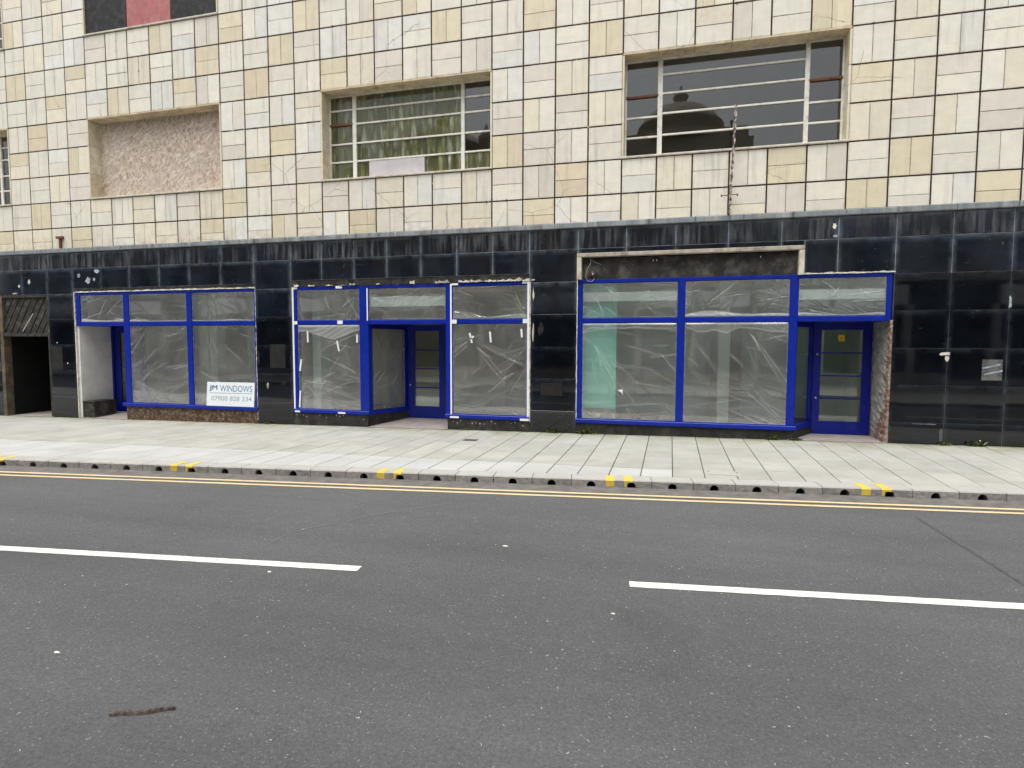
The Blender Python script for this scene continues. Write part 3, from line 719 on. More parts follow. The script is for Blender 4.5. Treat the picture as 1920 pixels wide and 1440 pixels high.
# ------------------------------------------------------------------ black glass tiles
BC = [-10.3, -9, -7.66, -6.33, -5, -3.66, -2.32, -.98, .35, 1.68, 2.96, 4.35, 5.72, 7.11, 8.47, 9.84, 11.22, 12.72, 13.93, 15.17, 16.38, 17.6, 18.84, 20.04, 21.23, 22.74, 24.18, 25.59, 27.03, 28.43, 29.86, 31.25, 32.56, 33.89, 35.2, 36.55, 37.9, 39.2, 40.55, 41.9, 43.2, 44.5]
BR = [.03, -.57, -1.55, -2.53, -3.53, -4.52, -5.52]
rects = []
for i in range(len(BC) - 1):
    a, b = BC[i], BC[i + 1]; m_ = (a + b) / 2
    rects.append((a, b, BR[1], BR[0], 'blackstreak'))
    bot = -1.55
    if 2.96 < m_ < 11.22: bot = -1.36
    elif 12.72 < m_ < 21.23: bot = -1.28
    elif 22.74 < m_ < 28.43: bot = -.71
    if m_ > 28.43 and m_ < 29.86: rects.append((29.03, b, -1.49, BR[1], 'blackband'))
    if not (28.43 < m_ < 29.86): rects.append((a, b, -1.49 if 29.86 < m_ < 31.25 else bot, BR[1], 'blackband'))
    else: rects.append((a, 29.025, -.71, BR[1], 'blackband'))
def base_r(c): return zf(X(c)) / T - 6.38
for a, b in [(BC[i], BC[i + 1]) for i in range(7)] + [(1.68, 2.96), (11.26, 12.70), (21.27, 22.72), (31.25, 32.56)] + [(BC[i], BC[i + 1]) for i in range(32, len(BC) - 1)]:
    if a < -1.2 and b > -1.2: b = -.95
    for j in range(2, len(BR)):
        z1 = BR[j]; z0 = BR[j + 1] if j + 1 < len(BR) else base_r((a + b) / 2) - .02
        rects.append((a, b, z0, z1, 'black'))
rg = random.Random(12); bed = MB(); bed2 = {}; bed3 = MB()
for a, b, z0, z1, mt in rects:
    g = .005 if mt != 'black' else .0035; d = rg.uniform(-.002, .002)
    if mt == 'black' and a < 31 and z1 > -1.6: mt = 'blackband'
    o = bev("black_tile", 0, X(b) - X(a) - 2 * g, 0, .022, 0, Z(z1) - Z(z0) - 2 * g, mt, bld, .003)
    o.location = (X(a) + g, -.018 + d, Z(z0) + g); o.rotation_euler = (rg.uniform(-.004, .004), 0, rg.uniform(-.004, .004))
    (bed2.setdefault(round(a / 10), MB()) if mt == 'black' and a < 31 else bed3 if mt == 'black' else bed).box(X(a), X(b), -.009, .03, Z(z0), Z(z1))
bed.build("tile_bed", 'grout', bld); bed3.build("tile_bed", 'groutdark', bld)
for q_ in bed2.values(): q_.build("tile_bed", 'groutdark', bld)
# knocked-off corners, scars and patches on the black tiles
PATCH = [("tile_scar", 32.50, -3.68, .09, .035, 'plaster', 1), ("tile_scar", 32.55, -3.80, .03, .06, 'plaster', 2), ("tile_scar", 33.89, -2.35, .025, .12, 'grout', 3),
         ("tile_scar", .75, -1.02, .045, .075, 'plaster', 4), ("tile_scar", .2, -1.2, .035, .035, 'plaster', 5), ("tile_scar", -.05, -1.48, .09, .025, 'timber', 6), ("tile_scar", 3.3, -.86, .06, .07, 'grout', 7),
         ("tile_scar", 3.75, -1.05, .09, .09, 'grout', 8), ("tile_scar", 4.05, -1.02, .04, .05, 'grout', 9), ("tile_scar", 4.2, -.72, .08, .06, 'grout', 10),
         ("tile_scar", 11.70, -4.95, .035, .07, 'timber', 11), ("tile_scar", 12.35, -4.85, .08, .04, 'ghost', 12), ("tile_scar", 11.35, -4.0, .03, .18, 'ghost', 13), ("tile_scar", 2.55, -4.26, .02, .02, 'paper', 14),
         ("tile_scar", 29.75, -.22, .035, .05, 'paper', 15), ("tile_scar", 29.78, -.50, .045, .03, 'grout', 16), ("tile_scar", 32.1, -5.56, .2, .012, 'groutdark', 17), ("tile_scar", 32.5, -5.85, .035, .16, 'groutdark', 18), ("tile_scar", 33.4, -5.95, .012, .012, 'paper', 19),
         ("tile_scar", 21.6, -3.0, .06, .14, 'ghost', 20), ("tile_scar", 21.36, -3.1, .022, .22, 'timber', 21), ("tile_scar", 21.36, -1.9, .02, .13, 'sill', 22), ("tile_scar", 2.05, -3.45, .018, .012, 'paper', 23)]
for nme, c, z, rx, rz, mt, sd_ in PATCH: blob(nme, X(c), Z(z), rx, rz, -.0185, mt, bld, sd_, .004)
pp = MB().box(X(33.35), X(33.80), -.026, -.021, Z(-4.36), Z(-3.82)).build("taped_polythene", 'film', bld)
for a, b, z in ((33.35, 33.75, -4.04), (33.4, 33.8, -4.2)): MB().add([(X(a), -.029, Z(z - .03)), (X(b), -.029, Z(z + .07)), (X(b), -.029, Z(z + .12)), (X(a), -.029, Z(z + .01))], [(0, 1, 2, 3)]).build("tape_strip", 'grout', pp)
# grey panels left where signs came off
for c0, c1, z0, z1 in ((11.82, 12.45, -4.32, -3.48), (21.62, 22.3, -5.05, -4.66), (1.74, 2.3, -4.5, -3.6)):
    box("sign_ghost", X(c0), X(c1), -.0225, -.0205, Z(z0), Z(z1), 'ghost', bld)
# broken plaster lines round the openings
ragged("plaster_edge", X(3.0), X(11.27), Z(-1.505), Z(-1.465), -.012, .03, 'plaster', bld, 1, .035, .008, .004, .006)
ragged("old_render_band", X(3.0), X(11.22), Z(-1.47), Z(-1.362), -.006, .03, 'dark', bld, 2, .05, .002, .002, .006)
ragged("old_render_band", X(12.72), X(21.23), Z(-1.5), Z(-1.285), -.002, .03, 'dark', bld, 3, .04, .002, .006, .012)
rg = random.Random(9)
for cx in (12.85, 13.4, 14.1, 14.6, 15.0, 16.0, 17.2, 18.1, 18.4, 18.9, 19.3, 19.5, 19.8, 20.2, 20.5, 20.8, 21.0, 21.1):
    w = rg.uniform(.1, .32) * (1.4 if cx > 18 else .8)
    ragged("plaster_lump", X(cx), X(cx + w), Z(-1.49), Z(-1.49) + rg.uniform(.02, .05) * (1.3 if cx > 18 else 1), -.022, .01, 'plaster' if rg.random() < .6 else 'timber', bld, int(cx * 10), .02, .018, .006, .012)
for x, a, b, sd_ in ((11.255, -6.2, -1.47, 4), (21.255, -5.9, -1.47, 6), (22.725, -5.87, -1.5, 7)):
    n = 60; rg2 = random.Random(sd_); vs = []; fs = []
    for i in range(n + 1):
        z = Z(a) + (Z(b) - Z(a)) * i / n; w0, w1 = rg2.uniform(-.012, -.002), rg2.uniform(.004, .014)
        vs += [(X(x) + w0, -.014 + rg2.uniform(-.004, .004), z), (X(x) + w1, -.021 + rg2.uniform(-.004, .004), z), (X(x) + w1, .03, z), (X(x) + w0, .03, z)]
    for i in range(n):
        q = 4 * i
        for j in range(4): fs.append((q + j, q + 4 + j, q + 4 + (j + 1) % 4, q + (j + 1) % 4))
    mesh("plaster_edge", vs, fs, 'plaster', bld)
ragged("plaster_edge", X(29.02), X(31.26), Z(-1.505), Z(-1.47), -.02, .03, 'plaster', bld, 8, .03, .006, .004, .006)
n = 50; rg2 = random.Random(77); vs = []; fs = []                    # ragged left edge of the whitewashed recess
for i in range(n + 1):
    z = Z(-6.42) + (Z(-1.5) - Z(-6.42)) * i / n; w1 = rg2.uniform(.006, .03)
    vs += [(X(2.965), -.012, z), (X(2.985) + w1, -.016 + rg2.uniform(-.004, .004), z), (X(2.985) + w1 * .6, .04, z), (X(2.965), .04, z)]
for i in range(n):
    q = 4 * i
    for j in range(4): fs.append((q + j, q + 4 + j, q + 4 + (j + 1) % 4, q + (j + 1) % 4))
mesh("plaster_edge", vs, fs, 'plaster', bld)
# ------------------------------------------------------------------ sign recess over the right-hand shop
sr = box("sign_recess", X(22.85), X(28.9), .045, .06, Z(-1.5), Z(-.86), 'signpanel', bld); sr["label"] = "dark stained empty sign panel with pale battens over the right-hand shop"
bev("batten", X(22.72), X(29.02), -.075, .05, Z(-.83), Z(-.72), 'timber', sr, .006)
bev("batten", X(22.72), X(22.86), -.07, .05, Z(-1.5), Z(-.833), 'sill', sr, .006)
bev("batten", X(28.88), X(29.02), -.07, .05, Z(-1.52), Z(-.833), 'sill', sr, .006)
rg = random.Random(4)
for cx in (24.95, 25.05, 27.9): box("screw_plug", X(cx), X(cx) + .012, .03, .05, Z(-1.0), Z(-1.0) + .03, 'paper', sr)
# ------------------------------------------------------------------ the dark open doorway at the far left
dw = MB().box(X(-.95), X(-.78), -.02, .16, Z(-6.45), Z(-1.55)).build("doorway", 'doorpost', bld); dw["label"] = "open unlit doorway under a panel of slanting boards"
bev("door_jamb", X(1.57), X(1.68), -.012, .16, Z(-6.4), Z(-1.55), 'blacktimber', dw)
bev("door_head", X(-.78), X(1.57), -.016, .14, Z(-3.2), Z(-3.08), 'blacktimber', dw)
bev("door_head", X(-.78), X(1.57), -.016, .14, Z(-1.65), Z(-1.555), 'blacktimber', dw)
box("panel_back", X(-.78), X(1.57), .07, .1, Z(-3.08), Z(-1.65), 'indark', dw)
def clip(poly, rect):
    x0, x1, z0, z1 = rect
    for ax, lim, sg in ((0, x0, 1), (0, x1, -1), (1, z0, 1), (1, z1, -1)):
        out = []
        for i in range(len(poly)):
            p, q = poly[i], poly[(i + 1) % len(poly)]; ip, iq = (p[ax] - lim) * sg >= 0, (q[ax] - lim) * sg >= 0
            if ip: out.append(p)
            if ip != iq:
                t = (lim - p[ax]) / (q[ax] - p[ax]); out.append((p[0] + (q[0] - p[0]) * t, p[1] + (q[1] - p[1]) * t))
        poly = out
        if len(poly) < 3: return []
    return poly
rc = (X(-.78), X(1.57), Z(-3.08), Z(-1.65)); dx = .62; pw = .17
for i in range(-5, 10):
    a = rc[0] + i * (pw + .035); h = rc[3] - rc[2]
    poly = clip([(a, rc[2]), (a + pw, rc[2]), (a + pw + h * dx, rc[3]), (a + h * dx, rc[3])], rc)
    if len(poly) < 3: continue
    n = len(poly); vs = [(x, .03, z) for x, z in poly] + [(x, .07, z) for x, z in poly]
    mesh("slanting_board", vs, [tuple(range(n))] + [(j, j + n, (j + 1) % n + n, (j + 1) % n) for j in range(n)], 'blacktimber', dw)
MB().add([(X(.15), .024, Z(-3.0)), (X(.2), .024, Z(-3.0)), (X(.78), .024, Z(-2.3)), (X(.74), .024, Z(-2.28)), (X(.15), .03, Z(-3.0)), (X(.2), .03, Z(-3.0)), (X(.78), .03, Z(-2.3)), (X(.74), .03, Z(-2.28))], [(0, 1, 2, 3), (0, 4, 5, 1), (1, 5, 6, 2), (2, 6, 7, 3), (3, 7, 4, 0)]).build("batten", 'timber', dw)
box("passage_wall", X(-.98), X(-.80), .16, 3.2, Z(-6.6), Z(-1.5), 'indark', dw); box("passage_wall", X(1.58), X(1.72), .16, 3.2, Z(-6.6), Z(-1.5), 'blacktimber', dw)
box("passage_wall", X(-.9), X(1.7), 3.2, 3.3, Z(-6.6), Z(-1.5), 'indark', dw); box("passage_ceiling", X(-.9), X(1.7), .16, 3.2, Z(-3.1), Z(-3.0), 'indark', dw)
mesh("threshold", [(X(-.78), -.01, zf(X(-.8)) + .006), (X(1.57), -.01, zf(X(1.6)) + .006), (X(1.57), 3.2, zf(X(1.6)) + .05), (X(-.78), 3.2, zf(X(-.8)) + .05)], [(0, 1, 2, 3)], 'threshold', dw)
lk = bev("lock_box", X(1.5), X(1.57), .1, .2, Z(-4.35), Z(-4.05), 'chrome', dw)
#@@SHOPS@@
# ================================================================== SHOPFRONTS
ZT0, ZT1, ZM0, ZM1, ZS0, ZS1 = -1.6, -1.5, -2.8, -2.66, -5.87, -5.74     # top rail, transom, sill (rows)
FY0, FY1, GY = .004, .085, .045
def V2(c, y): return (X(c), y)
def fpost(sf, c0, c1, z0, z1, name="post", lab=None): return bev(name, X(c0), X(c1), FY0, FY1, Z(z0), Z(z1), 'blue', sf, .007)
def frail(sf, c0, c1, z0, z1, proud=0, name="rail"): return bev(name, X(c0), X(c1), FY0 + .003 - proud, FY1 - .003, Z(z0), Z(z1), 'blue', sf, .006)
def bead(sf, c0, c1, z0, z1):                                             # thin glazing bead round a pane
    x0, x1, a, b = X(c0), X(c1), Z(z0), Z(z1); t = .012; y0, y1 = GY - .018, GY - .002
    MB().box(x0, x0 + t, y0, y1, a, b).box(x1 - t, x1, y0, y1, a, b).box(x0 + t, x1 - t, y0 + .001, y1, a, a + t).box(x0 + t, x1 - t, y0 + .001, y1, b - t, b).build("glazing_bead", 'blue', sf)
def pane(sf, c0, c1, z0, z1):
    bead(sf, c0, c1, z0, z1); return box("pane", X(c0), X(c1), GY, GY + .006, Z(z0), Z(z1), 'glass', sf)
def splay(sf, a, b, z0, z1, zb, riser):
    """angled side window running from the front post back to the door frame"""
    va, vb = Vector(a), Vector(b); d = vb - va; s = 1 if d.x > 0 else -1
    t0, t1 = (-.03, .03)
    def seg(p, q): return tuple(va + d * p), tuple(va + d * q)
    for nm, p, q, lo, hi, mt in (("splay_post", 0, .07, z0, z1, 'blue'), ("splay_post", .9, 1, z0, z1, 'blueshade'), ("splay_rail", .07, .9, z1 - .14, z1, 'blueshade'), ("splay_sill", -.02, 1.0, z0 - .13, z0, 'blue')):
        u, v = seg(p, q); w = .045 if nm == "splay_sill" else .03
        MB().obox(u, v, Z(lo), Z(hi), -w, w).build(nm, mt, sf)
    u, v = seg(.07, .9); MB().obox(u, v, Z(z0), Z(z1 - .14), -.004, .004).build("pane", 'glass', sf)
    u, v = seg(0, 1); MB().obox(u, v, zb, Z(z0 - .13), -.028, .028).build("stall_riser", riser, sf)
def door(sf, c0, c1, y, z0, z1, pz, px, lab, knobs, hinges, glassnote=False):
    w = (X(c1) - X(c0)); x0, x1 = X(c0), X(c1); a, b = X(px[0]), X(px[1]); lo, hi = Z(pz[0]), Z(pz[1])
    zb, zt = Z(z0), Z(z1); y1 = y + .045
    mb = MB(); mb.box(x0, a, y, y1, zb, zt).box(b, x1, y, y1, zb, zt).box(a, b, y + .001, y1, zb, lo).box(a, b, y + .001, y1, hi, zt)
    d = mb.build("door", 'blueshade', sf); d["label"] = lab
    zs = [lo + (hi - lo) * i / 4 for i in range(5)]
    for i in range(4):
        box("pane", a, b, y + .018, y + .024, zs[i] + (.012 if i else 0), zs[i + 1] - (.012 if i < 3 else 0), 'glassdoor', d)
        if i: bev("glazing_bar", a, b, y + .004, y + .04, zs[i] - .012, zs[i] + .012, 'blueshade', d, .004)
    for kx, kz in knobs:
        kb = MB().lathe([(.0, 0), (.012, 0), (.012, .02), (.022, .028), (.022, .045), (.0, .052)], 0, 0, 10).build("knob", 'chrome', d, True)
        kb.location = (X(kx), y, Z(kz)); kb.rotation_euler = (R(90), 0, 0)
    for hz in hinges: box("hinge", x1 - .012, x1 + .006, y - .012, y + .004, Z(hz) - .05, Z(hz) + .05, 'blue', d)
    return d
def room(sf, c0, c1, depth, wallmat='inwall'):
    y0 = .35; a, b = X(c0), X(c1); zb, zt = Z(-6.05), Z(-1.35)
    box("interior_wall", a - .08, a, .345, depth, zb, zt, wallmat, sf); box("interior_wall", b, b + .08, .345, depth, zb, zt, wallmat, sf)
    box("interior_wall", a - .08, b + .08, depth, depth + .1, zb, zt, wallmat, sf)
    box("interior_ceiling", a, b, .1, depth, zt, zt + .08, 'inceil', sf)
    return a, b, zb, zt
def floor_poly(sf, pts, z, name="interior_floor", mat='infloor'):
    n = len(pts); mesh(name, [(x, y, z) for x, y in pts] + [(x, y, z - .05) for x, y in pts], [tuple(range(n))] + [(i, i + n, (i + 1) % n + n, (i + 1) % n) for i in range(n)], mat, sf)
def threshold(sf, q, zfront, zback):
    (x0, y0), (x1, y1), (x2, y2), (x3, y3) = q
    mesh("threshold", [(x0, y0, zfront[0]), (x1, y1, zfront[1]), (x2, y2, zback), (x3, y3, zback), (x0, y0, zfront[0] - .06), (x1, y1, zfront[1] - .06)], [(0, 1, 2, 3), (0, 4, 5, 1)], 'threshold', sf)
def tape(sf, c0, c1, z0, z1, y=-.004): return box("masking_tape", X(c0), X(c1), y, y + .004, Z(z0), Z(z1), 'tape', sf)

# ---- left shop
s1 = empty("shopfront"); tag(s1, "left blue shopfront with whitewashed door recess and two wide panes over brown rubble", "shopfront", "three blue shopfronts")
for a, b, lo in ((3.03, 3.24, ZM0), (5.33, 5.6, ZS1), (8.24, 8.48, ZS1), (11.16, 11.245, ZS1)): fpost(s1, a, b, lo, -1.5)
for a, b in ((3.24, 5.33), (5.6, 8.24), (8.48, 11.16)):
    frail(s1, a, b, ZT0, ZT1); frail(s1, a, b, ZM0, ZM1); pane(s1, a, b, ZM1, ZT0)
    if a > 4: pane(s1, a, b, ZS1, ZM0)
bev("sill", X(5.22), X(11.27), -.045, .1, Z(ZS0), Z(ZS1), 'blue', s1, .01)
D1 = 1.45 * T
box("recess_soffit", X(3.1), X(5.4), .085, D1 + .05, Z(-2.8), Z(-2.76), 'blueshade', s1)
box("recess_wall", X(2.97), X(3.1), .03, D1 + .05, Z(-6.5), Z(-2.8), 'whitewash', s1)
box("door_frame", X(3.1), X(3.2), D1 - .03, D1 + .06, Z(-6.4), Z(-2.8), 'blueshade', s1)
door(s1, 3.2, 4.72, D1, -6.28, -2.8, (-5.85, -3.05), (3.5, 4.48), "narrow glimpse of a blue glazed door in the whitewashed recess", [(4.6, -4.8)], [])
splay(s1, V2(5.42, .1), V2(4.76, D1), -5.74, -2.8, Z(-6.4), 'rubble')
box("stall_riser", X(5.36), X(11.25), -.006, .09, Z(-6.45), Z(ZS0), 'rubble', s1)
threshold(s1, (V2(3.1, -.005), V2(5.36, -.005), V2(4.76, D1 + .05), V2(3.1, D1 + .05)), (zf(X(3.1)) + .008, zf(X(5.36)) + .008), Z(-6.29))
room(s1, 2.95, 11.3, 2.7)
floor_poly(s1, [V2(5.4, .1), V2(11.3, .1), V2(11.3, 2.7), V2(2.95, 2.7), V2(2.95, D1 + .05), V2(4.76, D1 + .05)], Z(-6.0))
pl = MB().bev(X(3.11), X(3.11) + .34, .03, .62, Z(-6.42), Z(-5.80), .012).build("tiled_plinth", 'blacktimber')
tag(pl, "low black plinth at the foot of the whitewashed recess wall", "plinth")
MB().bev(X(3.11) + .001, X(3.11) + .35, .02, .63, Z(-5.80), Z(-5.74), .01).build("cap", 'dark', pl)
# ---- middle shop
s2 = empty("shopfront"); tag(s2, "middle blue shopfront edged with white masking tape, its door between two angled side windows", "shopfront", "three blue shopfronts")
for a, b in ((12.73, 12.91), (15.33, 15.66), (18.44, 18.67), (21.15, 21.24)): fpost(s2, a, b, ZS1, -1.5)
for a, b in ((12.91, 15.33), (15.66, 18.44), (18.67, 21.15)):
    frail(s2, a, b, ZT0, ZT1); frail(s2, a, b, ZM0, ZM1); pane(s2, a, b, ZM1, ZT0)
    if not 15 < a < 16: pane(s2, a, b, ZS1, ZM0)
bev("sill", X(12.72), X(15.68), -.03, .1, Z(ZS0), Z(ZS1), 'blue', s2, .01); bev("sill", X(18.42), X(21.25), -.03, .1, Z(ZS0), Z(ZS1), 'blue', s2, .01)
D2 = 1.75 * T
MB().prism([V2(15.6, .085), V2(18.5, .085), V2(17.86, D2 + .05), V2(16.22, D2 + .05)], Z(-2.8), Z(-2.76)).build("recess_soffit", 'blueshade', s2)
splay(s2, V2(15.60, .06), V2(16.26, D2), -5.74, -2.8, Z(-6.35), 'dark'); splay(s2, V2(18.52, .06), V2(17.86, D2), -5.74, -2.8, Z(-6.35), 'dark')
door(s2, 16.3, 17.82, D2, -6.13, -2.8, (-5.71, -2.99), (16.55, 17.5), "blue door with four glazed lights between angled side windows", [(16.4, -4.94)], [-3.1, -3.6, -5.7])
box("stall_riser", X(12.73), X(15.62), -.004, .09, Z(-6.45), Z(ZS0), 'dark', s2); box("stall_riser", X(18.5), X(21.25), -.004, .09, Z(-6.45), Z(ZS0), 'dark', s2)
threshold(s2, (V2(15.62, -.003), V2(18.5, -.003), V2(17.86, D2 + .05), V2(16.24, D2 + .05)), (zf(X(15.6)) + .006, zf(X(18.5)) + .006), Z(-6.14))
room(s2, 12.7, 21.27, 2.9, 'inbrown')
floor_poly(s2, [V2(12.7, .1), V2(15.6, .1), V2(16.26, D2 + .05), V2(17.86, D2 + .05), V2(18.52, .1), V2(21.27, .1), V2(21.27, 2.9), V2(12.7, 2.9)], Z(-6.0))
for c0, c1, z0, z1 in ((12.735, 12.80, -5.86, -1.5), (12.80, 12.95, -1.575, -1.51), (14.45, 14.7, -1.585, -1.5), (12.80, 12.93, -2.79, -2.68), (14.5, 14.7, -2.79, -2.67), (12.80, 13.0, -5.86, -5.8), (14.5, 14.78, -5.86, -5.8),
                       (18.6, 18.655, -5.75, -1.52), (18.655, 18.87, -1.57, -1.51), (18.655, 18.82, -2.8, -2.67), (18.6, 18.9, -5.86, -5.8), (21.16, 21.23, -5.74, -1.5), (21.0, 21.16, -1.57, -1.51), (21.02, 21.16, -2.8, -2.66), (20.95, 21.24, -5.87, -5.8), (15.615, 15.655, -2.68, -1.6)):
    tape(s2, c0, c1, z0, z1, -.034 if z1 < -5.78 else -.003)
rg2 = random.Random(5)
for cx in np.arange(12.85, 21.1, .13):
    if 15.5 < cx < 18.55 or rg2.random() < .45: continue
    blob("plaster_fleck", X(cx), Z(-5.97 + rg2.uniform(-.06, .05)), rg2.uniform(.008, .02), rg2.uniform(.006, .022), -.004, 'timber', s2, int(cx * 100), .004, 7)
# ---- right shop
s3 = empty("shopfront"); tag(s3, "right blue shopfront with a pale teal wall inside and its door at the right end", "shopfront", "three blue shopfronts")
for a, b, lo in ((22.74, 22.88, ZS1), (25.69, 25.88, ZS1), (28.71, 28.91, ZS1), (31.10, 31.22, ZM0)): fpost(s3, a, b, lo, -1.5)
for a, b in ((22.88, 25.69), (25.88, 28.71), (28.91, 31.10)):
    frail(s3, a, b, ZT0, ZT1); frail(s3, a, b, ZM0, ZM1); pane(s3, a, b, ZM1, ZT0)
    if a < 28: pane(s3, a, b, ZS1, ZM0)
bev("sill", X(22.72), X(28.95), -.045, .1, Z(ZS0), Z(ZS1), 'blue', s3, .01)
D3 = 1.25 * T
MB().prism([V2(28.8, .085), V2(31.2, .085), V2(31.2, D3 + .05), V2(29.5, D3 + .05)], Z(-2.8), Z(-2.76)).build("recess_soffit", 'blueshade', s3)
splay(s3, V2(28.86, .06), V2(29.56, D3), -5.74, -2.8, Z(-6.3), 'dark')
door(s3, 29.62, 31.16, D3, -6.09, -2.8, (-5.71, -3.01), (29.82, 30.92), "blue door with four glazed lights and a small yellow notice", [(29.7, -3.72), (29.7, -5.02)], [])
box("stall_riser", X(22.73), X(28.9), -.004, .09, Z(-6.4), Z(ZS0), 'dark', s3)
mb = MB(); rg2 = random.Random(14); nz, ny = 40, 8                       # flaking brick jamb, uneven
gv = [[(X(31.20) + rg2.uniform(-.012, .012) + (.03 if iz < 4 and iy < 3 else 0) * -1, -.012 + (D3 + .06) * iy / ny + (rg2.uniform(-.012, .012) if 0 < iy else rg2.uniform(-.02, .0)), Z(-6.25) + (Z(-2.78) - Z(-6.25)) * iz / nz) for iy in range(ny + 1)] for iz in range(nz + 1)]
vs = [p for row in gv for p in row]; fs = [(iz * (ny + 1) + iy, iz * (ny + 1) + iy + 1, (iz + 1) * (ny + 1) + iy + 1, (iz + 1) * (ny + 1) + iy) for iz in range(nz) for iy in range(ny)]
b0 = len(vs)
for iz in range(nz + 1): vs.append((X(31.255), -.02, gv[iz][0][2]))
for iz in range(nz): fs.append((iz * (ny + 1), (iz + 1) * (ny + 1), b0 + iz + 1, b0 + iz))
k = N("jamb_plaster_over_brick"); yv = k.n("SeparateXYZ", {"Vector": k.P()}).outputs[1]
e = k.math('ADD', yv, k.ramp(k.noise(5, det=5), .3, .7, -.16, .16))
cb = k.mix(k.ramp(k.noise(9, (1, 1, 1.8), 5, .7), .42, .6), (.30, .24, .2), (.17, .075, .055))
cb = k.mix(k.ramp(k.noise(15, det=4, off=(2, 9, 2)), .6, .66), cb, (.45, .42, .38))
zv = k.n("SeparateXYZ", {"Vector": k.P()}).outputs[2]
e = k.math('SUBTRACT', e, k.ramp(zv, .15, .75, .5, 0))
cw = k.mix(k.ramp(k.noise(6, det=5), .4, .7), (.40, .385, .36), (.29, .275, .25))
jm = k.bsdf(k.mix(k.ramp(e, .16, .19), cb, cw), .9, k.bump(k.noise(28, det=6), .8, .015), .2)
mesh("brick_jamb", vs, fs, jm, s3)
threshold(s3, (V2(28.9, -.004), V2(31.2, -.004), V2(31.2, D3 + .05), V2(29.54, D3 + .05)), (zf(X(28.9)) + .006, zf(X(31.2)) + .006), Z(-6.1))
room(s3, 22.7, 31.25, 2.7, 'inteal')
floor_poly(s3, [V2(22.7, .1), V2(28.86, .1), V2(29.56, D3 + .05), V2(31.25, D3 + .05), V2(31.25, 2.7), V2(22.7, 2.7)], Z(-6.0))
box("teal_partition", X(22.71), X(23.9), .17, .27, Z(-5.995), Z(-1.36), 'teal', s3)
box("skirting", X(22.71), X(23.9), .145, .168, Z(-5.99), Z(-5.42), 'threshold', s3)

for sf, c0, c1, y0, y1, z0, z1, mt in ((s1, 6.9, 7.25, 1.6, 1.9, -6.0, -1.4, 'inceil'), (s1, 9.3, 10.2, 2.55, 2.68, -6.0, -2.9, 'infloor'), (s1, 5.9, 6.4, 1.9, 2.2, -6.0, -1.4, 'inceil'),
        (s2, 12.98, 13.3, .5, .9, -6.0, -1.4, 'inceil'), (s2, 19.2, 20.3, 2.75, 2.88, -6.0, -2.8, 'infloor'), (s2, 20.9, 21.2, .6, 1.0, -6.0, -1.4, 'inbrown'), (s2, 13.9, 14.7, 2.72, 2.88, -6.0, -3.0, 'inwall'),
        (s3, 26.9, 27.9, 2.5, 2.68, -6.0, -2.9, 'infloor'), (s3, 27.0, 27.35, 1.3, 1.6, -6.0, -1.4, 'inceil'), (s3, 24.6, 25.2, 2.4, 2.66, -5.2, -3.6, 'inceil')):
    box("interior_pier" if z1 > -2 else "interior_opening", X(c0), X(c1), y0, y1, Z(z0) + .003, Z(z1), mt, sf)
